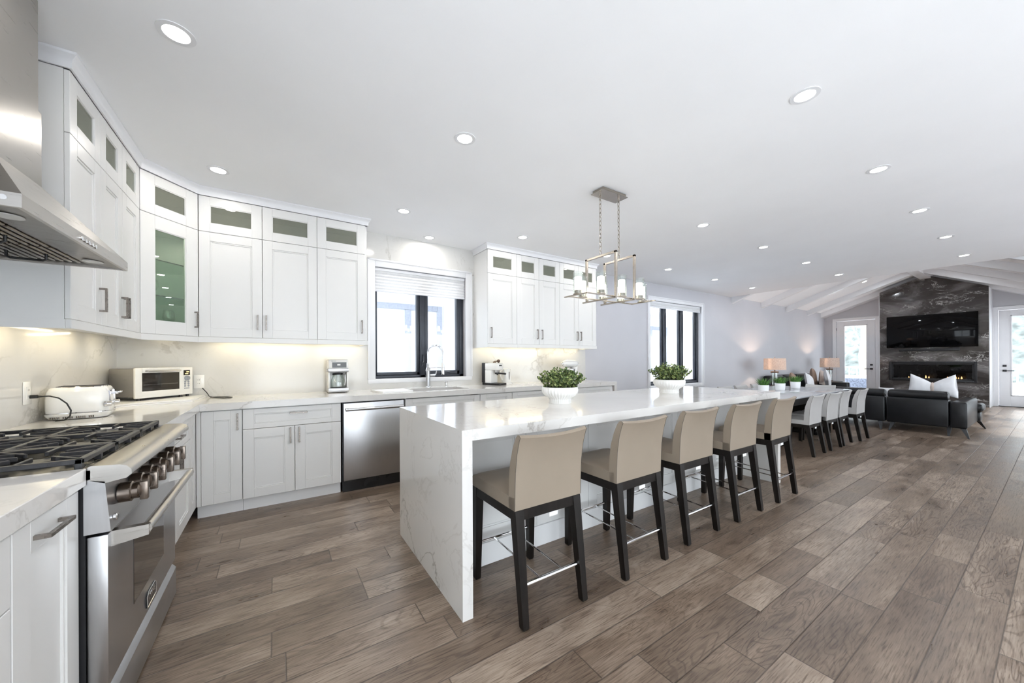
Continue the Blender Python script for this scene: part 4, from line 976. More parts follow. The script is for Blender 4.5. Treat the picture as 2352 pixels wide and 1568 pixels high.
def grasspot(label, loc, seed):
    rnd = random.Random(seed); r = thing('potted_grass', label, 'plant', loc, rnd.random(), 'potted grasses on the dining table')
    g = G(); g.lathe([(0.060, 0.0), (0.062, 0.003), (0.062, 0.014), (0.064, 0.016), (0.071, 0.112), (0.067, 0.112), (0.063, 0.10)], seg=32); g.make('pot', T['potwhite'], r)
    g = G(); g.ball((0, 0, 0.092), 0.062, 0.062, 0.012, 20, 6); g.make('soil', T['soil'], r)
    g = G()
    for i in range(150):
        a = rnd.random() * 2 * PI; rr = math.sqrt(rnd.random()) * 0.055; b0 = Vector((rr * math.cos(a), rr * math.sin(a), 0.098)); a2 = a + rnd.uniform(-.7, .7)
        ln = rnd.uniform(0.075, 0.135); sp_ = rnd.uniform(0.2, 0.75) * (0.4 + rr / 0.055); d = Vector((math.cos(a2) * sp_, math.sin(a2) * sp_, 1)).normalized(); s_ = d.cross(Vector((0, 0, 1))).normalized() * 0.0042 if sp_ > .01 else Vector((0.004, 0, 0))
        p1 = b0 + d * ln * 0.55; p2 = b0 + d * ln + Vector((math.cos(a2), math.sin(a2), -0.2)) * 0.018
        v = [g.bm.verts.new(p) for p in (b0 - s_ * .7, b0 + s_ * .7, p1 + s_, p1 - s_, p2)]
        g.bm.faces.new((v[0], v[1], v[2], v[3])); g.bm.faces.new((v[3], v[2], v[4]))
    g.make('grass_blades', T['grass'], r, 60)
    return r
grasspot('small potted grass on the table closest to the island', (5.98, 2.42, 0.7505), 1)
grasspot('small potted grass in the middle of the three on the table', (6.60, 2.44, 0.7505), 2)
grasspot('small potted grass closest to the cushions, last of the three on the table', (7.22, 2.45, 0.7505), 4)
# ================================================================== COUNTER-TOP APPLIANCES
# toaster
t = thing('toaster', 'cream four-slot toaster with chrome levers beside the wall outlet', 'toaster', (-1.0, 3.285, ZT), R(7))
L_, Wd, H_ = 0.255, 0.26, 0.186
def rrect(l, w, r, z, n=5):
    out = []
    for cx, cy, a0 in ((l / 2 - r, w / 2 - r, 0), (-l / 2 + r, w / 2 - r, 90), (-l / 2 + r, -w / 2 + r, 180), (l / 2 - r, -w / 2 + r, 270)):
        for k in range(n + 1): a = R(a0 + 90 * k / n); out.append((cx + r * math.cos(a), cy + r * math.sin(a), z))
    return out
g = G(); g.loft([rrect(L_ * .97, Wd * .97, 0.05, 0.036), rrect(L_, Wd, 0.06, 0.06), rrect(L_, Wd, 0.06, 0.12), rrect(L_ * .97, Wd * .96, 0.06, 0.160), rrect(L_ * .90, Wd * .88, 0.055, 0.180), rrect(L_ * .84, Wd * .80, 0.05, H_)]); g.make('body', T['whiteplastic'], t)
g = G(); g.loft([rrect(L_ * .90, Wd * .90, 0.05, 0.004), rrect(L_ * 1.0, Wd * 1.0, 0.06, 0.022), rrect(L_ * 1.03, Wd * 1.03, 0.065, 0.032), rrect(L_ * 1.0, Wd * 1.0, 0.06, 0.0365)]); g.make('base', T['whiteplastic'], t)
g = G(); g.loft([rrect(L_ * 1.02, Wd * 1.02, 0.062, 0.0365), rrect(L_ * 1.02, Wd * 1.02, 0.062, 0.041)]); g.make('chrome_band', T['chrome'], t)
g = G(); g.loft([rrect(L_ * .83, Wd * .79, 0.05, H_), rrect(L_ * .82, Wd * .78, 0.05, H_ + 0.004)])
for i in range(2): pass
g.make('top_plate', T['chrome'], t)
g = G()
for y in (-0.066, -0.022, 0.026, 0.070): g.box(-L_ * .34, L_ * .34, y - 0.010, y + 0.010, H_ + 0.0035, H_ + 0.0052)
g.make('bread_slots', T['matblack'], t)
g = G()
for k in range(21):
    if k % 6 == 5: continue
    x = -0.100 + k * 0.0082; g.box(x, x + 0.004, -Wd / 2 - 0.0005, -Wd / 2 + 0.012, 0.008, 0.020)
g.make('vent_slots', T['bronze'], t)
for y in (-0.072, 0.060):
    g = G(); g.box(L_ / 2 - 0.010, L_ / 2 + 0.001, y - 0.014, y + 0.014, 0.075, 0.160); lv = g.make('lever_plate', T['chrome'], t)
    g = G(); g.box(L_ / 2, L_ / 2 + 0.026, y - 0.006, y + 0.006, 0.138, 0.147); g.box(L_ / 2 + 0.022, L_ / 2 + 0.032, y - 0.020, y + 0.020, 0.136, 0.149, 0.003); g.make('lever', T['chrome'], lv)
for y in (-0.105, 0.02):
    g = G(); g.lathe([(0.019, 0), (0.019, 0.006), (0.015, 0.010), (0.014, 0.028), (0.011, 0.03)], (L_ / 2 - 0.002 if y > -.1 else L_ / 2 - 0.018, y if y > -.1 else -0.110, 0.082), 20, axis='x'); g.make('dial', T['chrome'], t)
g = G()
for z in (0.062, 0.076, 0.090): g.box(L_ / 2, L_ / 2 + 0.002, -0.045, -0.022, z, z + 0.006, 0.001, 1)
g.make('buttons', T['silver'], t)
g = G()
for x in (-0.085, 0.085):
    for y in (-0.08, 0.08): g.cyl((x, y, 0), (x, y, 0.006), 0.012)
g.make('feet', T['matblack'], t)
# outlets
def outlet(label, loc, rz):
    r = thing('wall_outlet', label, 'outlet', loc, rz)
    g = G(); g.box(-0.038, 0.038, -0.006, 0.0, -0.062, 0.062, 0.003); g.make('cover_plate', T['whiteplastic'], r)
    g = G(); g.box(-0.017, 0.017, -0.0085, -0.006, -0.035, 0.035, 0.001, 1); ins = g.make('socket', T['whiteplastic'], r)
    g = G()
    for z in (0.012, -0.022):
        for x in (-0.006, 0.006): g.box(x - 0.001, x + 0.001, -0.0088, -0.0084, z, z + 0.010)
    g.make('slots', T['matblack'], ins)
    return r
outlet('white wall outlet with the toaster plug in it', (XW + 0.0125, 3.085, 1.082), PI / 2)
outlet('white wall outlet half hidden behind the toaster oven', (-0.61, YW - 0.0125, 1.06), 0)
o = thing('power_cable', 'black toaster cable curving from the wall outlet to the worktop', 'cable', (XW + 0.021, 3.095, 1.06))
g = G(); g.box(0.0005, 0.028, -0.009, 0.009, -0.009, 0.010, 0.003); g.cyl((0.026, 0, 0), (0.045, 0, 0), 0.007, 0.004); g.make('plug', T['cord'], o)
g = G(); g.tube(resample([(0.04, 0, 0), (0.07, -0.002, 0.001), (0.105, -0.004, -0.012), (0.135, -0.004, -0.045), (0.150, -0.003, -0.085), (0.146, -0.002, -0.118), (0.125, 0.0, -0.138), (0.09, 0.004, -0.1415)], 40), 0.0036, 8); g.make('wire', T['cord'], o)

# toaster oven on its white board
bd = G(); bd.prism([(-1.125, 3.70), (-0.985, 3.765), (-0.88, 3.845), (-0.585, 3.935), (-0.555, 4.39), (-1.125, 4.39)], 'z', ZT + 0.0005, ZT + 0.011)
bd.prism([(-1.125, 3.71), (-0.982, 3.775), (-0.878, 3.855), (-0.592, 3.945), (-0.562, 4.39), (-1.125, 4.39)], 'z', ZT + 0.0125, ZT + 0.022)
tag(bd.make('serving_board', T['whitepaint'], ang=20), 'flat white board under the toaster oven in the corner', 'board')
t = thing('toaster_oven', 'white toaster oven with steel sides and glass door, angled across the counter corner', 'toaster oven', (-0.938, 4.0, ZT + 0.0225), R(51))
w, dpt, z0, z1 = 0.46, 0.255, 0.018, 0.262
g = G(); g.box(0.008, w - 0.006, 0.012, dpt, z0 + 0.008, z1 - 0.006, 0.012); g.make('housing', T['steel'], t)
g = G()
g.box(0, 0.05, -0.004, 0.018, z0, z1, 0.006); g.box(w - 0.118, w, -0.004, 0.018, z0, z1, 0.006); g.box(0.05, w - 0.118, -0.004, 0.018, z1 - 0.042, z1, 0.004); g.box(0.04, w - 0.11, -0.004, 0.018, z0, z0 + 0.055, 0.004); fr = g.make('front_frame', T['whiteplastic'], t)
g = G(); g.box(0.05, w - 0.118, 0.0, 0.005, z0 + 0.055, z1 - 0.042); dr = g.make('glass_door', T['ovenglass'], t)
g = G(); g.tube([(0.065, -0.034, z1 - 0.026), (w - 0.135, -0.034, z1 - 0.026)], 0.0075, 12)
for x in (0.075, w - 0.145): g.cyl((x, -0.034, z1 - 0.026), (x, -0.002, z1 - 0.026), 0.006)
g.make('handle', T['steelh'], dr)
g = G()
for z in (0.10, 0.135): g.tube([(0.06, 0.012, z), (w - 0.13, 0.012, z)], 0.0015, 5)
g.box(0.06, w - 0.13, -0.0008, 0.0, 0.124, 0.1255); g.make('rack', T['chrome'], dr)
cxp = w - 0.056
g = G(); g.box(cxp - 0.028, cxp + 0.028, -0.0055, -0.003, z1 - 0.072, z1 - 0.026); sc_ = g.make('display', T['screen'], t)
g = G(); g.box(cxp - 0.016, cxp + 0.012, -0.0062, -0.0054, z1 - 0.062, z1 - 0.056); g.box(cxp - 0.004, cxp + 0.02, -0.0062, -0.0054, z1 - 0.046, z1 - 0.038); g.make('digits', T['amber'], sc_)
g = G(); g.lathe([(0.022, 0), (0.022, -0.012), (0.018, -0.016)], (cxp, -0.004, z1 - 0.098), 24, axis='y'); g.make('dial', T['greydial'], t)
for i in range(3):
    for x in (-0.015, 0.015):
        g = G(); g.lathe([(0.0085, 0), (0.0085, -0.003), (0.006, -0.004)], (cxp + x, -0.004, z1 - 0.130 - i * 0.019), 14, axis='y'); g.make('button', T['greydial'], t)
g = G(); g.box(cxp - 0.024, cxp + 0.024, -0.0065, -0.003, z1 - 0.193, z1 - 0.184, 0.002, 1); g.make('button', T['greydial'], t)
g = G()
for x in (0.04, w - 0.09, w - 0.03):
    for y in (0.02, dpt - 0.03): g.cyl((x, y, 0), (x, y, z0 + 0.01), 0.012)
g.make('feet', T['matblack'], t)
o = G(); o.tube(resample([(-0.585, 4.396, 1.0), (-0.555, 4.396, 0.96), (-0.53, 4.36, 0.922), (-0.47, 4.24, 0.9178), (-0.41, 4.15, 0.9178), (-0.36, 4.14, 0.9178), (-0.345, 4.19, 0.9178), (-0.38, 4.26, 0.9178), (-0.45, 4.32, 0.9178), (-0.52, 4.335, 0.9178)], 40), 0.0035, 8)
tag(o.make('power_cable', T['cord']), 'black cable looped on the worktop beside the toaster oven', 'cable')

# drip coffee maker
c = thing('coffee_maker', 'white drip coffee maker with glass carafe between the corner and the sink window', 'coffee maker', (0.54, 4.16, ZT))
w = 0.095
g = G(); g.box(-w, w, 0.10, 0.20, 0.03, 0.235, 0.008); g.box(-w, w, 0.0, 0.20, 0.235, 0.345, 0.01); g.box(-w, -w + 0.014, 0.01, 0.11, 0.05, 0.24, 0.004); g.box(w - 0.014, w, 0.01, 0.11, 0.05, 0.24, 0.004); g.make('body', T['whiteplastic'], c)
g = G(); g.box(-w - 0.003, w + 0.003, -0.006, 0.20, 0.004, 0.05, 0.008); g.make('base', T['silver'], c)
g = G(); g.box(-w - 0.004, w + 0.004, -0.008, 0.16, 0.215, 0.255, 0.006); g.make('steel_band', T['steelh'], c)
g = G(); g.box(-0.060, 0.076, -0.003, 0.002, 0.262, 0.318); dsp = g.make('display', T['screen'], c)
g = G(); g.box(-0.012, 0.018, -0.0042, -0.0028, 0.284, 0.300); g.make('clock_window', T['label'], dsp)
text('brand_lettering', 'BRAUN', 0.013, Matrix(((1, 0, 0, -0.045), (0, 0, -1, -0.0005), (0, 1, 0, 0.330), (0, 0, 0, 1))), T['matblack'], c)
g = G(); g.box(-w + 0.004, w - 0.004, 0.005, 0.195, 0.345, 0.350, 0.002, 1); g.make('lid', T['whiteplastic'], c)
cf = G(); cf.lathe([(0.058, 0.052), (0.066, 0.060), (0.066, 0.13), (0.050, 0.175), (0.050, 0.19), (0.048, 0.19), (0.048, 0.175), (0.064, 0.128), (0.064, 0.062)], (0, 0.058, 0), 28); cfo = cf.make('carafe', T['clear'], c)
g = G(); g.lathe([(0.052, 0.186), (0.052, 0.20), (0.02, 0.206)], (0, 0.058, 0), 24); g.make('carafe_lid', T['matblack'], cfo)
g = G(); g.tube([(0.045, 0.02, 0.19), (0.06, -0.012, 0.185), (0.062, -0.02, 0.12), (0.055, -0.005, 0.075)], 0.007, 8); g.make('carafe_handle', T['silver'], cfo)
g = G(); g.lathe([(0.0, 0.05), (0.070, 0.05), (0.070, 0.054), (0.0, 0.0545)], (0, 0.058, 0), 24); g.make('warming_plate', T['matblack'], c)

# espresso machine
e = thing('espresso_machine', 'slim white espresso machine with a brown wooden tamper on top', 'espresso machine', (2.445, 4.19, ZT), R(22))
g = G(); g.box(-0.075, 0.075, -0.15, 0.15, 0.0, 0.028, 0.008); g.make('base', T['black'], e)
g = G(); g.box(-0.072, 0.072, 0.0, 0.145, 0.028, 0.20, 0.006); g.box(-0.072, 0.072, -0.105, 0.145, 0.20, 0.292, 0.012); g.make('body', T['whiteplastic'], e)
g = G(); g.box(-0.078, 0.078, 0.10, 0.155, 0.03, 0.296, 0.006); g.make('water_tank', T['matblack'], e)
g = G(); g.lathe([(0.030, 0.165), (0.032, 0.20)], (0, -0.05, 0), 20); g.make('group_head', T['chrome'], e)
g = G(); g.lathe([(0.028, 0.145), (0.032, 0.150), (0.032, 0.167)], (0, -0.05, 0), 20); g.cyl((0, -0.08, 0.157), (0, -0.19, 0.150), 0.010, 0.012); g.cyl((-0.008, -0.05, 0.13), (-0.008, -0.05, 0.147), 0.005); g.cyl((0.008, -0.05, 0.13), (0.008, -0.05, 0.147), 0.005); g.make('portafilter', T['matblack'], e)
g = G(); g.tube([(0.066, -0.09, 0.21), (0.082, -0.11, 0.19), (0.085, -0.125, 0.12), (0.08, -0.13, 0.085)], 0.0045, 8); g.make('steam_wand', T['chrome'], e)
g = G(); g.lathe([(0.016, 0), (0.016, 0.014), (0.013, 0.017)], (0.072, -0.03, 0.23), 18, axis='x'); g.make('steam_dial', T['bronze'], e)
g = G(); g.box(-0.03, 0.03, -0.1065, -0.1045, 0.252, 0.268); g.make('nameplate', T['matblack'], e)
g = G(); g.box(-0.06, 0.06, -0.09, 0.06, 0.292, 0.297, 0.002, 1); g.make('cup_rest', T['silver'], e)
o = G(); o.lathe([(0.0, 0), (0.022, 0.0), (0.024, 0.012), (0.010, 0.02), (0.008, 0.026)], (0, 0, 0), 20); o.ball((0.055, -0.01, 0.022), 0.024, 0.024, 0.022, 16, 8); o.tube([(0.0, 0, 0.018), (0.03, -0.005, 0.02), (0.05, -0.01, 0.022)], 0.008, 8)
tag(o.make('coffee_tamper', T['brownwood'], loc=(2.445, 4.18, ZT + 0.2973)), 'dark brown wooden tamper lying on the espresso machine', 'tamper')
# kettle
k = thing('electric_kettle', 'cream electric kettle beside the espresso machine', 'kettle', (2.68, 4.26, ZT), R(10))
g = G(); g.lathe([(0.082, 0), (0.084, 0.006), (0.080, 0.022), (0.07, 0.026)], (0, 0, 0), 28); g.make('power_base', T['whiteplastic'], k)
g = G(); g.loft([[(x * s_, y * s_, z) for (x, y) in [(0.072 * math.cos(2 * PI * i / 28), 0.062 * math.sin(2 * PI * i / 28)) for i in range(28)]] for s_, z in ((1.0, 0.027), (1.02, 0.04), (0.97, 0.12), (0.93, 0.195), (0.86, 0.21), (0.4, 0.216))]); g.make('body', T['whiteplastic'], k)
g = G(); g.tube([(-0.062, 0, 0.195), (-0.105, 0, 0.185), (-0.112, 0, 0.12), (-0.072, 0, 0.055)], 0.010, 8); g.make('handle', T['whiteplastic'], k)
g = G(); g.prism([(0.05, -0.02), (0.092, 0.0), (0.05, 0.02)], 'z', 0.17, 0.205); g.make('spout', T['whiteplastic'], k)
g = G(); g.box(-0.006, 0.006, -0.0625, -0.058, 0.06, 0.17, 0.002, 1); g.make('water_gauge', T['matblack'], k)
# stand mixer
m_ = thing('stand_mixer', 'white stand mixer at the dining end of the sink worktop, behind the boxwood', 'mixer', (3.78, 4.14, ZT), R(8))
g = G(); g.box(-0.18, 0.17, -0.10, 0.10, 0.0, 0.035, 0.03, 3); g.loft([[(0.07 + x * s_, y * s_, z) for (x, y) in [(0.065 * math.cos(2 * PI * i / 20), 0.055 * math.sin(2 * PI * i / 20)) for i in range(20)]] for s_, z in ((1.25, 0.03), (1.0, 0.08), (0.92, 0.16), (1.05, 0.225))]); g.make('stand', T['whiteplastic'], m_)
g = G(); rings = []
for i in range(13):
    u = i / 12; x = -0.20 + 0.37 * u; rr = 0.062 * (1 - abs(2 * u - 0.95) ** 3.2) ** 0.5 if abs(2 * u - 0.95) < 1 else 0.004
    rings.append([(x, max(rr, .004) * 0.95 * math.cos(2 * PI * q / 20), 0.272 + max(rr, .004) * (1.0 - 0.1 * u) * math.sin(2 * PI * q / 20)) for q in range(20)])
g.loft(rings); hdm = g.make('motor_head', T['whiteplastic'], m_)
g = G(); g.box(-0.17, 0.15, -0.0595, -0.052, 0.252, 0.258); g.box(-0.17, 0.15, 0.052, 0.0595, 0.252, 0.258); g.make('trim_band', T['silver'], hdm)
g = G(); g.lathe([(0.022, 0), (0.024, -0.012), (0.018, -0.02)], (-0.20, 0, 0.272), 18, axis='x'); g.make('attachment_hub', T['chrome'], hdm)
g = G(); g.lathe([(0.055, 0.036), (0.095, 0.075), (0.112, 0.14), (0.114, 0.19), (0.110, 0.19), (0.106, 0.14), (0.09, 0.078)], (-0.08, 0, 0), 28); g.make('mixing_bowl', T['chrome'], m_)

# ================================================================== CHANDELIER
cx_, cy_ = 2.478, 2.206
c = thing('chandelier', 'brushed nickel linear chandelier with eight glass candle shades hanging over the island', 'chandelier', (cx_, cy_, 0))
def lp(x, y, z): return (x - cx_, y - cy_, z)
g = G(); a = lp(2.345, 2.155, 0); b = lp(2.665, 2.30, 0); g.box(a[0], b[0], a[1], b[1], ZC - 0.03, ZC - 0.024, 0.001, 1); g.box(a[0] + .012, b[0] - .012, a[1] + .012, b[1] - .012, ZC - 0.024, ZC - 0.0005); cano = g.make('ceiling_canopy', T['nickel'], c)
for x in (2.362, 2.598):
    g = G(); px, py = x - cx_, 0.0; z = ZC - 0.03; i = 0; n = 15; ztop, zbot = ZC - 0.03, 2.158; dz = (ztop - zbot) / n
    g.tube([(px + 0.010 * math.cos(2 * PI * q / 12), py, ztop - 0.004 + 0.010 * math.sin(2 * PI * q / 12)) for q in range(12)], 0.0024, 6, True)
    for i in range(n):
        zc = ztop - (i + 0.5) * dz; hl = dz * 0.62; hw_ = 0.0085; pts_ = []
        for q in range(16):
            an = 2 * PI * q / 16; u = hw_ * math.copysign(abs(math.cos(an)) ** 0.6, math.cos(an)); v_ = hl * math.copysign(abs(math.sin(an)) ** 0.7, math.sin(an))
            pts_.append((px + (u if i % 2 == 0 else 0), py + (0 if i % 2 == 0 else u), zc + v_))
        g.tube(pts_, 0.0028, 6, True)
    g.make('chain', T['nickel'], c)
s_ = 0.0095
for x in (2.362, 2.598):
    g = G(); px = x - cx_; ya, yb = 2.037 - cy_, 2.372 - cy_
    g.box(px - s_, px + s_, ya - s_, ya + s_, 1.765, 2.155, 0.001, 1); g.box(px - s_, px + s_, yb - s_, yb + s_, 1.775, 2.155, 0.001, 1); g.box(px - s_, px + s_, ya - s_, yb + s_, 2.138, 2.156, 0.001, 1)
    g.box(px - s_, px + s_, ya - 0.0, yb + 0.05, 1.762, 1.774, 0.001, 1)
    g.make('hanger_frame', T['nickel'], c)
g = G(); x0_, x1_ = 2.055 - cx_, 2.865 - cx_
for y in (2.065, 2.275): g.box(x0_, x1_, y - cy_ - s_ * .8, y - cy_ + s_ * .8, 1.7745, 1.784, 0.001, 1)
g.box(x0_ - s_, x0_ + s_, 2.07 - cy_, 2.325 - cy_, 1.7745, 1.784, 0.001, 1); g.box(x1_ - s_, x1_ + s_, 2.02 - cy_, 2.28 - cy_, 1.7745, 1.784, 0.001, 1)
g.make('lower_rail', T['nickel'], c)
for (x, y) in ((2.068, 2.175), (2.215, 2.065), (2.465, 2.065), (2.70, 2.065), (2.215, 2.275), (2.465, 2.275), (2.70, 2.275), (2.868, 2.165)):
    q = lp(x, y, 1.784)
    g = G(); g.lathe([(0.041, 0), (0.041, 0.004), (0.031, 0.005), (0.031, 0.032), (0.0, 0.0325)], q, 24, ribs=0); hold = g.make('candle_cup', T['nickel'], c)
    g = G(); g.lathe([(0.0285, 0.0325), (0.0285, 0.138), (0.025, 0.142)], q, 24); g.make('candle_shade', T['candle'], hold)
    g = G(); g.lathe([(0.0405, 0.0045), (0.0405, 0.182), (0.0388, 0.182), (0.0388, 0.0045)], q, 32, cap=False); g.make('glass_cylinder', T['clear'], hold)

# ================================================================== RECESSED LIGHTS
def can(label, x, y, z=None, tilt=None):
    z = ZC if z is None else z
    r = thing('recessed_light', label, 'ceiling light', (x, y, z), 0, 'recessed ceiling lights')
    if tilt: r.rotation_euler = (tilt, 0, 0)
    g = G(); g.lathe([(0.070, -0.0005), (0.070, -0.004), (0.049, -0.005), (0.047, -0.0005)], seg=36, cap=False); g.make('trim_ring', T['trim'], r)
    g = G(); g.lathe([(0.0475, -0.0032), (0.0475, -0.0008)], seg=32); g.make('diffuser', T['can'], r)
    lamp('AREA', 'downlight', (0, 0, -0.008), CAN_W * (1.6 if tilt else 1.0), NEUTRAL if x < 4.5 else COOL, 0.09, (0, 0, 0), r)
    return r
xs7 = (-0.378, 1.064, 2.51, 3.984, 5.455, 6.918, 8.40)
near = ('above the range corner of the kitchen', 'above the kitchen end of the island', 'above the walkway beside the first bar stools', 'above the walkway beside the last bar stools', 'above the walkway beside the first dining chairs', 'above the walkway beside the last dining chairs', 'at the vault edge of the walkway row')
for i, x in enumerate(xs7):
    if i >= 2: can('lit recessed ceiling light in the walkway row, number %s from the kitchen' % ('one', 'two', 'three', 'four', 'five')[i - 2], x, 0.80)
    else: can('lit recessed ceiling light in the walkway row beside the range wall', x, 0.80)
mid = ('lit recessed ceiling light over the range, largest of all in view', 'lit recessed ceiling light over the kitchen end of the island', None, 'lit recessed ceiling light over the island end nearest the dining table', 'lit recessed ceiling light over the dining table, island side', 'lit recessed ceiling light over the middle of the dining table row', 'lit recessed ceiling light at the end of the dining table row by the vaulted ceiling')
for x, lb in zip(xs7, mid):
    if lb: can(lb.replace('nearest', 'next to'), x, 2.20)
back = ('lit recessed ceiling light above the diagonal glass corner cabinet', 'lit recessed ceiling light on the aisle between island and coffee maker', 'lit recessed ceiling light in front of the wall cabinets beyond the sink', 'lit recessed ceiling light seen behind the chandelier frame', 'lit recessed ceiling light over the start of the dining window', 'lit recessed ceiling light over the far end of the dining window', 'lit recessed ceiling light closest to the first white ceiling beam')
for x, lb in zip(xs7, back): can(lb, x, 3.60)
can('lit recessed ceiling light directly over the sink faucet', 1.555, 4.215)
yv = 2.93; rv = can('lit recessed light on the sloped ceiling between the white beams', 11.65, yv, zl(yv) + DK - 0.001, -math.atan(0.375))

for x_, y_, sd_, lb in ((13.2, 2.93, 1, 'lit recessed light on the sloped ceiling just before the fireplace wall'), (10.1, 1.2, -1, 'recessed fill light added on the garden-side slope near the flat ceiling'), (13.2, 1.2, -1, 'recessed fill light added on the garden-side slope before the fireplace wall')):  # garden-side pair added to brighten the vaulted end
    can(lb, x_, y_, zl(y_) + DK - 0.001, -math.atan(0.375) if sd_ > 0 else math.atan(0.45))
# window blinds
def blind(label, x0, x1, z0, z1, y, n):
    r = thing('window_blind', label, 'blind', ((x0 + x1) / 2, y, z1), 0)
    w_ = (x1 - x0) / 2; h = z1 - z0
    g = G(); g.box(-w_, w_, -0.028, 0.022, -0.035, 0.0, 0.003); g.make('head_rail', T['trim'], r)
    g = G(); pl = []; zz = -0.035; step = (h - 0.035 - 0.022) / n
    for i in range(n): pl += [(-0.016, zz), (-0.026, zz - step / 2)]; zz -= step
    pl.append((-0.016, zz)); bk = [(-p[0] * 0.6 - 0.002, p[1]) for p in pl][::-1]
    g.prism(pl + bk, 'x', -w_ + 0.003, w_ - 0.003); g.make('cellular_shade', T['blind'], r, 15)
    g = G(); g.box(-w_, w_, -0.026, 0.012, -h, -h + 0.024, 0.003); g.make('bottom_rail', T['trim'], r)
blind('white cellular blind half drawn over the sink window', W1[0] + 0.006, W1[1] - 0.006, 2.07, W1[3] - 0.004, YW + 0.04, 6)
blind('white cellular blind pulled up at the top of the dining window', W2[0] + 0.006, W2[1] - 0.006, 2.27, W2[3] - 0.004, YW + 0.04, 2)
# ================================================================== LIVING END
def cushion(g, c, w, h, t, rot, n=10, puff=1.0, M=None):
    """square pillow with drawn-in edges; local x width, z height, y thickness"""
    for sgn in (1, -1):
        V = []
        for i in range(n + 1):
            row = []
            for j in range(n + 1):
                u, v = -1 + 2 * i / n, -1 + 2 * j / n
                e = (1 - u ** 4) * (1 - v ** 4); pin = 1 - 0.07 * (1 - u * u) * abs(v) - 0.0
                pin2 = 1 - 0.07 * (1 - v * v) * abs(u)
                p = Vector((w / 2 * u * pin2, sgn * t / 2 * (max(e, 0) ** 0.6) * puff, h / 2 * v * pin))
                row.append(g.bm.verts.new(rot @ p + Vector(c)))
            V.append(row)
        for i in range(n):
            for j in range(n): g.bm.faces.new((V[i][j], V[i + 1][j], V[i + 1][j + 1], V[i][j + 1]))
    bmesh.ops.remove_doubles(g.bm, verts=g.bm.verts[:], dist=1e-4)
def pillow(label, c, w, t, ez, ey, ex, m):
    g = G(); rot = Matrix.Rotation(R(ez), 3, 'Z') @ Matrix.Rotation(R(ex), 3, 'X') @ Matrix.Rotation(R(ey), 3, 'Y')
    cushion(g, (0, 0, 0), w, w, t, rot)
    lo = min(v.co.z for v in g.bm.verts); c = (c[0], c[1], c[2] - lo + 0.004); o = g.make('cushion', m, ang=60, loc=c); return tag(o, label, 'cushion', 'throw pillows')
# sectional seen from behind
s = thing('sectional_sofa', 'black leather sectional seen from behind, facing the fireplace', 'sofa', (8.95, 1.72, 0))
def L(x, y): return (x - 8.95, y - 1.72)
for (ya, yb) in ((1.015, 1.715), (1.735, 2.62)):
    a, b = ya - 1.72, yb - 1.72
    g = G(); g.box(0.0, 0.20, a, b, 0.135, 0.575, 0.02, 3); bk = g.make('backrest', T['leather'], s)
    g = G(); pr = [(0.02 + 0.085 + 0.098 * math.cos(2 * PI * i / 20), 0.625 + 0.078 * math.sin(2 * PI * i / 20)) for i in range(20)]
    g.loft([[(p[0] * (0.96) + 0.004, y, 0.625 + (p[1] - 0.625) * k) for p in pr] for y, k in ((a + 0.012, 0.75), (a + 0.03, 0.97), (a + 0.06, 1.0), (b - 0.06, 1.0), (b - 0.03, 0.97), (b - 0.012, 0.75))]); g.make('headrest', T['leather'], bk, 60)
    g = G(); g.box(0.20, 1.35, a, b, 0.135, 0.30, 0.02, 2); g.make('seat_base', T['leather'], s)
    g = G(); g.box(0.21, 1.42, a + 0.01, b - 0.01, 0.30, 0.46, 0.05, 4); g.make('seat_cushion', T['leather'], s, 60)
g = G(); g.box(0.0, 1.22, 0.83 - 1.72, 1.01 - 1.72, 0.135, 0.55, 0.03, 3); g.make('armrest', T['leather'], s, 50)
g = G(); g.box(1.225, 1.50, 0.80 - 1.72, 1.01 - 1.72, 0.135, 0.30, 0.02, 2); g.make('seat_base', T['leather'], s)
g = G(); g.box(1.225, 1.62, 0.77 - 1.72, 1.01 - 1.72, 0.30, 0.44, 0.05, 4); g.make('seat_cushion', T['leather'], s, 60)
for (x, y, dx, dy) in ((8.99, 1.64, -0.11, 0.03), (8.99, 1.80, -0.11, -0.03), (8.99, 0.87, -0.10, -0.06), (10.36, 0.84, 0.05, -0.07), (9.02, 2.56, -0.11, 0.03), (10.2, 1.72, 0.08, 0.0), (10.2, 2.56, 0.08, 0.03), (9.05, 1.02, -0.06, 0.0)):
    p = L(x, y); g = G()
    g.loft([[(p[0] + dx - .03, p[1] + dy - .012, 0), (p[0] + dx + .03, p[1] + dy - .012, 0), (p[0] + dx + .03, p[1] + dy + .012, 0), (p[0] + dx - .03, p[1] + dy + .012, 0)], [(p[0] + dx - .03, p[1] + dy - .012, 0.004), (p[0] + dx + .03, p[1] + dy - .012, 0.004), (p[0] + dx + .03, p[1] + dy + .012, 0.004), (p[0] + dx - .03, p[1] + dy + .012, 0.004)]])
    g.loft([[(p[0] + dx + a_ * .009, p[1] + dy + b_ * .009, 0.003) for a_, b_ in ((-1, -1), (1, -1), (1, 1), (-1, 1))], [(p[0] + a_ * .028, p[1] + b_ * .028, 0.136) for a_, b_ in ((-1, -1), (1, -1), (1, 1), (-1, 1))]]); g.make('leg', T['matblack'], s, 20)
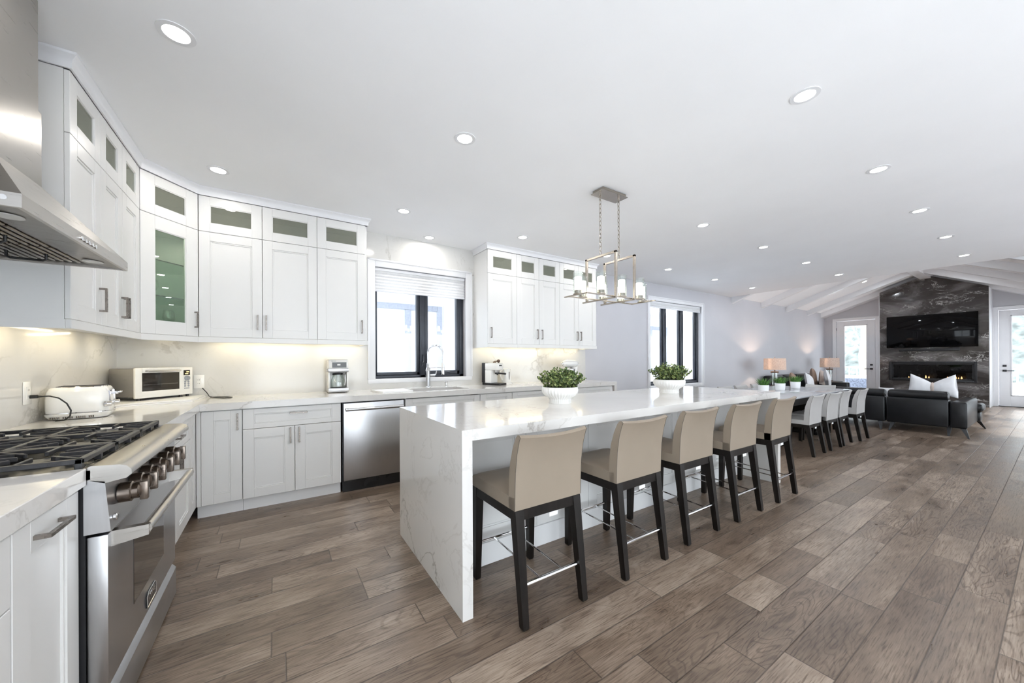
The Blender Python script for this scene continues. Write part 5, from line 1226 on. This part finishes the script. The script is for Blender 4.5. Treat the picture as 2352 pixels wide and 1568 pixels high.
# window sofa
s2 = thing('sofa', 'low black leather sofa along the wall between the two table lamps', 'sofa', (12.15, 3.9, 0))
g = G(); g.box(-1.62, 1.50, -0.45, 0.44, 0.10, 0.24, 0.02); g.make('seat_base', T['leather'], s2)
for a, b in ((-1.44, -0.62), (-0.61, 0.22), (0.23, 1.30)):
    g = G(); g.box(a, b, -0.48, 0.27, 0.24, 0.375, 0.04, 3); g.make('seat_cushion', T['leather'], s2, 60)
    g = G(); g.box(a, b, 0.26, 0.46, 0.36, 0.80, 0.06, 4); g.make('back_cushion', T['leather'], s2, 60)
for a, b in ((-1.66, -1.45), (1.31, 1.53)):
    g = G(); g.box(a, b, -0.55, 0.44, 0.10, 0.56, 0.03, 3); g.make('armrest', T['leather'], s2, 50)
for x in (-1.55, 1.42):
    for y in (-0.40, 0.36): g = G(); g.cyl((x, y, 0), (x, y, 0.102), 0.014, 0.022); g.make('leg', T['matblack'], s2)
SZ = 0.376
pillow('mocha satin cushion standing alone at the lamp end of the wall sofa', (11.08, 3.80, SZ), 0.43, 0.15, 12, 18, -8, T['brownfab'])
pillow('mocha satin cushion leaning behind the white ones on the wall sofa', (12.95, 3.96, SZ), 0.46, 0.15, 14, 28, -7, T['brownfab'])
pillow('white cushion lying low between the two mocha cushions', (12.0, 3.76, SZ), 0.40, 0.14, 4, 20, -14, T['whitefab'])
pillow('white cushion standing on its corner before the beige one', (12.84, 3.62, SZ), 0.42, 0.14, 20, 42, -8, T['whitefab'])
pillow('beige cushion leaning at the armrest end of the wall sofa', (13.20, 3.78, SZ), 0.43, 0.15, -14, 20, -8, T['beigefab'])
# bow cushion on the sectional
b = thing('bow_cushion', 'white cushion tied like a bow with a beige knot on the sectional', 'cushion', (9.46, 1.25, 0.72), 0, 'throw pillows')
g = G(); rings = []
for i in range(25):
    u = -1 + 2 * i / 24; hh_ = 0.065 + 0.135 * abs(u) ** 0.85 if abs(u) > 0.04 else 0.062
    th = 0.065 * (1 - abs(u) ** 6) ** 0.5 * (0.35 + 0.65 * min(1, abs(u) * 2.4)) + 0.006; zz = 0.02 + 0.03 * abs(u)
    sh_ = -0.03 * u
    rings.append([(th * math.cos(2 * PI * q / 18) * (1 if True else 0), 0.255 * u * (1 + 0.10 * (math.sin(2 * PI * q / 18) < -0.3) * abs(u)), zz + hh_ * math.copysign(abs(math.sin(2 * PI * q / 18)) ** 0.8, math.sin(2 * PI * q / 18))) for q in range(18)])
g.loft(rings); g.make('cover', T['whitefab'], b, 60)
g = G(); g.ball((0, 0, 0.02), 0.05, 0.035, 0.085, 16, 8); g.make('knot', T['beigefab'], b)
pillow('white cushion just peeking over the sectional back at the module gap', (9.42, 1.80, 0.462), 0.24, 0.10, 70, 0, -6, T['whitefab'])
# lamps and end tables
def end_table(label, x, y):
    r = thing('end_table', label, 'side table', (x, y, 0), 0, 'end tables beside the wall sofa')
    g = G(); g.box(-0.24, 0.24, -0.24, 0.24, 0.53, 0.56, 0.004); g.make('tabletop', T['espresso'], r)
    g = G(); g.box(-0.22, 0.22, -0.22, 0.22, 0.16, 0.18, 0.003); g.make('shelf', T['espresso'], r)
    for sx in (-1, 1):
        for sy in (-1, 1): g = G(); g.box(sx * 0.21 - 0.018, sx * 0.21 + 0.018, sy * 0.21 - 0.018, sy * 0.21 + 0.018, 0, 0.53); g.make('leg', T['espresso'], r)
end_table('dark end table under the table lamp on the dining side', 10.20, 3.88); end_table('dark end table under the table lamp at the porch door', 13.96, 3.88)
def table_lamp(label, x, y):
    r = thing('table_lamp', label, 'lamp', (x, y, 0.5605), 0.2, 'table lamps beside the wall sofa')
    g = G(); g.box(-0.075, 0.075, -0.075, 0.075, 0, 0.025, 0.003); g.make('base', T['brownwood'], r)
    g = G(); g.cyl((0, 0, 0.025), (0, 0, 0.335), 0.009); g.make('stem', T['brownwood'], r)
    g = G(); g.lathe([(0.058, 0.0255), (0.058, 0.335), (0.055, 0.335), (0.055, 0.0255)], seg=28, cap=False); g.make('glass_column', T['clear'], r)
    g = G(); g.box(-0.075, 0.075, -0.075, 0.075, 0.335, 0.372, 0.006); g.cyl((0, 0, 0.37), (0, 0, 0.42), 0.013); g.make('neck_block', T['brownwood'], r)
    g = G(); g.lathe([(0.228, 0.415), (0.222, 0.69), (0.2205, 0.69), (0.2265, 0.415)], seg=48, cap=False); sh = g.make('lamp_shade', T['shade'], r)
    g = G(); g.cyl((0, 0, 0.42), (0, 0, 0.705), 0.004, seg=8)
    for a in (0, 120, 240): g.tube([(0, 0, 0.684), (0.221 * math.cos(R(a)), 0.221 * math.sin(R(a)), 0.684)], 0.0025, 5)
    g.ball((0, 0, 0.712), 0.012, 0.012, 0.014, 10, 6); g.make('harp', T['brownwood'], r)
    g = G(); g.ball((0.0, 0, 0.52), 0.030, 0.030, 0.040, 14, 8); g.make('bulb', T['bulb'], r)
    lamp('POINT', 'lamp_bulb_light', (0.0, 0, 0.57), LAMP_W, (1.0, 0.72, 0.52), 0.03, (0, 0, 0), r)
T['bulb'] = emit('warm_bulb', (1.0, 0.82, 0.66), 4.0)
table_lamp('lit table lamp with linen drum shade on the dining side of the sofa', 10.20, 3.88); table_lamp('lit table lamp with linen drum shade beside the porch door', 13.96, 3.88)

# television, soundbar, fire
tv = thing('television', 'large black flat TV mounted on the dark marble fireplace wall', 'television', (14.80, 2.005, 1.975))
g = G(); g.box(-0.02, 0.02, -0.815, 0.815, -0.445, 0.445, 0.004); g.make('screen', T['blackglass'], tv)
g = G(); g.box(0.02, 0.0495, -0.25, 0.25, -0.2, 0.2); g.make('wall_mount', T['matblack'], tv)
sb = G(); sb.box(-0.055, 0.044, -0.53, 0.55, -0.03, 0.035, 0.012, 3); sb.box(-0.02, 0.046, -0.52, -0.42, 0.03, 0.06)
tag(sb.make('soundbar', T['matblack'], loc=(14.80, 2.02, 1.46)), 'slim black soundbar under the wall television', 'soundbar')
fi = thing('fireplace_insert', 'long black linear gas fire set in the dark marble wall under the television', 'fireplace', (XFP, 2.0, 0.61))
w, h = 0.785, 0.535
g = G(); f_ = 0.05
for (a, b_, c_, d_) in ((-w, -w + f_, 0, h), (w - f_, w, 0, h), (-w + f_, w - f_, 0, f_), (-w + f_, w - f_, h - f_, h)): g.box(-0.018, 0.02, a, b_, c_, d_, 0.003)
for (a, b_, c_, d_) in ((-w + f_, -w + f_ + 0.03, f_, h - f_), (w - f_ - 0.03, w - f_, f_, h - f_), (-w + f_, w - f_, f_, f_ + 0.03), (-w + f_, w - f_, h - f_ - 0.03, h - f_)): g.box(0.0, 0.05, a, b_, c_, d_)
g.make('frame', T['matblack'], fi)
g = G()
g.box(0.40, 0.41, -w + 0.01, w - 0.01, 0.01, h - 0.01); g.box(0.05, 0.40, -w + 0.01, -w + 0.02, 0.01, h - 0.01); g.box(0.05, 0.40, w - 0.02, w - 0.01, 0.01, h - 0.01); g.box(0.05, 0.40, -w + .02, w - .02, 0.01, 0.06); g.box(0.05, 0.40, -w + .02, w - .02, h - 0.02, h - 0.01); g.make('firebox', T['black'], fi)
g = G(); g.box(0.032, 0.036, -w + f_ + 0.03, w - f_ - 0.03, f_ + 0.03, h - f_ - 0.03); g.make('glass_pane', T['fireglass'], fi) if 'fireglass' in T else g.make('glass_pane', T['glass'], fi)
rnd = random.Random(4); g = G()
for i in range(60): 
    y = rnd.uniform(-0.66, 0.66); rr = rnd.uniform(0.008, 0.02); g.ball((0.14 + rnd.uniform(-.04, .1), y, 0.066 + rr * .4), rr, rr * 1.2, rr * .8, 6, 4)
o = g.make('ember_bed', T['bark'], fi); o['kind'] = 'stuff'
for (y, hh_, wd) in ((0.10, 0.085, 0.017), (0.045, 0.06, 0.013), (0.30, 0.055, 0.014), (0.42, 0.05, 0.010), (-0.28, 0.055, 0.012), (-0.42, 0.085, 0.020), (-0.52, 0.07, 0.016), (-0.47, 0.045, 0.010)):
    g = G(); g.lathe([(wd * .5, 0.0), (wd, hh_ * .22), (wd * .7, hh_ * .55), (wd * .28, hh_ * .85), (0.001, hh_)], (0.15, y, 0.075), 12); g.make('flame', T['flame'], fi)

# ================================================================== OUTSIDE
g = G(); g.box(-40, 70, -40, 60, -0.62, -0.55); struct('ground', g, T['snow'])
nh = thing('neighbor_house', 'white sided house next door seen through the sink and dining windows', 'house', (6.0, 7.3, -0.55))
g = G(); NX = -6.0
def hw_(x0, x1, z0, z1): g.box(x0 - 6.0, x1 - 6.0, 0.0, 0.25, z0 + 0.55, z1 + 0.55)
hw_(-4, 13.5, -0.55, 3.0)
for k in range(88): x = -4 + k * 0.2; g.box(x - 6.0, x - 6.0 + 0.012, -0.012, 0.0, 0.0, 3.5)
g.make('siding_wall', T['siding'], nh)
def hwin(x0, x1, z0, z1, ms):
    x0 -= 6; x1 -= 6; z0 += 0.55; z1 += 0.55; f_ = 0.11
    g = G()
    for (a, b_, c_, d_) in [(x0, x0 + f_, z0, z1), (x1 - f_, x1, z0, z1), (x0 + f_, x1 - f_, z0, z0 + f_), (x0 + f_, x1 - f_, z1 - f_, z1)] + [(m - 6 - 0.06, m - 6 + 0.06, z0 + f_, z1 - f_) for m in ms]: g.box(a, b_, -0.07, 0.0, c_, d_, 0.01)
    fr_ = g.make('window_frame', T['greytrim'], nh); g = G(); g.box(x0 + f_, x1 - f_, -0.03, -0.014, z0 + f_, z1 - f_); g.make('window_pane', T['paleblind'], fr_)
hwin(0.9, 2.95, 0.72, 2.38, (2.22,)); hwin(10.0, 10.9, 0.9, 2.3, ())
g = G(); g.box(-10.0, 7.5, -0.62, 0.25, 3.23, 3.30)
for z in (3.30, 3.42): g.box(-10.0, 7.5, -0.66, -0.62, z - 0.1, z + 0.03)
g.make('soffit', T['siding'], nh)
g = G(); g.box(XF + 0.22, 20.5, -2.5, 6.0, -0.2, -0.06); struct('porch_floor', g, T['deck'])
def rail(label, x, y0, y1, post=()):
    r = thing('deck_railing', label, 'railing', (x, (y0 + y1) / 2, -0.06)); h = (y1 - y0) / 2
    g = G(); g.box(-0.03, 0.03, -h, h, 0.93, 0.98); g.make('top_rail', T['rail'], r)
    g = G(); g.box(-0.02, 0.02, -h, h, 0.10, 0.14); g.make('bottom_rail', T['rail'], r)
    n_ = int(2 * h / 0.22)
    for i in range(n_ + 1): y = -h + 0.03 + i * (2 * h - 0.06) / n_; g = G(); g.box(-0.018, 0.018, y - 0.018, y + 0.018, 0.0, 0.93); g.make('baluster', T['rail'], r)
rail('white deck railing outside the porch door', 19.0, 3.3, 5.6); rail('white deck railing outside the garden door beside the fireplace', 19.0, -1.4, 1.7)
g = G(); g.box(-0.085, 0.085, -0.085, 0.085, 0, 3.1, 0.005); tag(g.make('porch_post', T['cedar'], loc=(18.4, 4.10, -0.06)), 'square wooden porch post outside the door by the lamp', 'post')
g = G(); g.box(XF + 0.22, 19.2, 2.4, 6.2, 2.75, 2.9); struct('porch_roof', g, T['siding'])
ws = thing('wicker_sofa', 'grey wicker outdoor sofa on the porch behind the glass door', 'outdoor sofa', (16.9, 3.95, -0.06))
g = G(); g.box(-0.40, -0.26, -0.70, 0.70, 0.05, 0.62, 0.03); g.box(-0.40, 0.40, -0.70, -0.55, 0.05, 0.55, 0.03); g.box(-0.40, 0.40, 0.55, 0.70, 0.05, 0.55, 0.03); g.box(-0.26, 0.40, -0.55, 0.55, 0.05, 0.30, 0.02); g.make('frame', T['wicker'], ws)
g = G(); g.box(-0.25, 0.40, -0.54, 0.54, 0.30, 0.44, 0.04, 3); g.box(-0.34, -0.14, -0.54, 0.54, 0.44, 0.72, 0.05, 3); g.make('cushions', T['whitefab'], ws, 60)
oc = thing('patio_chair', 'white slatted patio chair on the deck outside the garden door', 'chair', (17.4, 0.62, -0.06), R(200))
g = G()
for k in range(5): g.box(-0.27 + k * 0.112, -0.27 + k * 0.112 + 0.09, 0.26, 0.285, 0.3, 0.98, 0.004, M=Matrix.Translation((0, 0.1, 0)) @ Matrix.Rotation(R(-22), 4, 'X'))
g.make('backrest', T['rail'], oc)
g = G(); g.box(-0.28, 0.28, -0.30, 0.28, 0.33, 0.36, 0.004); g.make('seat', T['rail'], oc)
for sx in (-1, 1):
    g = G(); g.box(sx * 0.33 - 0.05, sx * 0.33 + 0.05, -0.36, 0.32, 0.55, 0.575, 0.004); g.make('armrest', T['rail'], oc)
    for y in (-0.30, 0.24): g = G(); g.box(sx * 0.31 - 0.02, sx * 0.31 + 0.02, y - 0.04, y + 0.04, 0, 0.55); g.make('leg', T['rail'], oc)
def tree(label, x, y, hgt, seed):
    rnd = random.Random(seed); r = thing('bare_tree', label, 'tree', (x, y, -0.55), 0, 'bare trees beyond the porch')
    g = G(); gt = G()
    def br(p, d, ln, rad, dep):
        q = [p]; cur = p.copy(); dd = d.copy()
        for i in range(3): dd = (dd + Vector((rnd.uniform(-.22, .22), rnd.uniform(-.22, .22), rnd.uniform(-.05, .15)))).normalized(); cur = cur + dd * ln / 3; q.append(cur.copy())
        (gt if dep == 0 else g).tube(q, [rad, rad * .85, rad * .7, rad * .5], 5)
        if dep < 3:
            for i in range(6 if dep == 0 else 4):
                t_ = rnd.uniform(0.25, 1.0); k_ = min(int(t_ * 3), 2); s0 = q[k_].lerp(q[k_ + 1], t_ * 3 - k_)
                a = rnd.random() * 2 * PI; br(s0, (dd * 0.6 + Vector((math.cos(a), math.sin(a), rnd.uniform(0.0, .6))) * 0.8).normalized(), ln * rnd.uniform(.4, .6), rad * .45, dep + 1)
    br(Vector((0, 0, 0)), Vector((0, 0, 1)), hgt, 0.09, 0)
    gt.make('trunk', T['bark'], r); g.make('branches', T['bark'], r)
for i, (x, y, lb) in enumerate(((23.5, 5.3, 'bare tree beyond the porch post, closest to the railing'), (31, 7.9, 'bare tree deeper in the yard past the porch'), (38, 8.4, 'slim bare tree at the foot of the slope past the porch'))): tree(lb, x, y, 6.0, 20 + i)
g = G(); n = 24; V = []
for i in range(n + 1):
    row = []
    for j in range(9):
        y = -24 + i * 48 / n; s_ = j / 8; row.append(g.bm.verts.new((40 + 14 * s_, y + 2.0, -0.6 + 11.0 * s_ ** 0.8 + 0.4 * math.sin(i * 1.3 + j))))
    V.append(row)
for i in range(n):
    for j in range(8): g.bm.faces.new((V[i][j], V[i + 1][j], V[i + 1][j + 1], V[i][j + 1]))
struct('hillside', g, T['hill'])
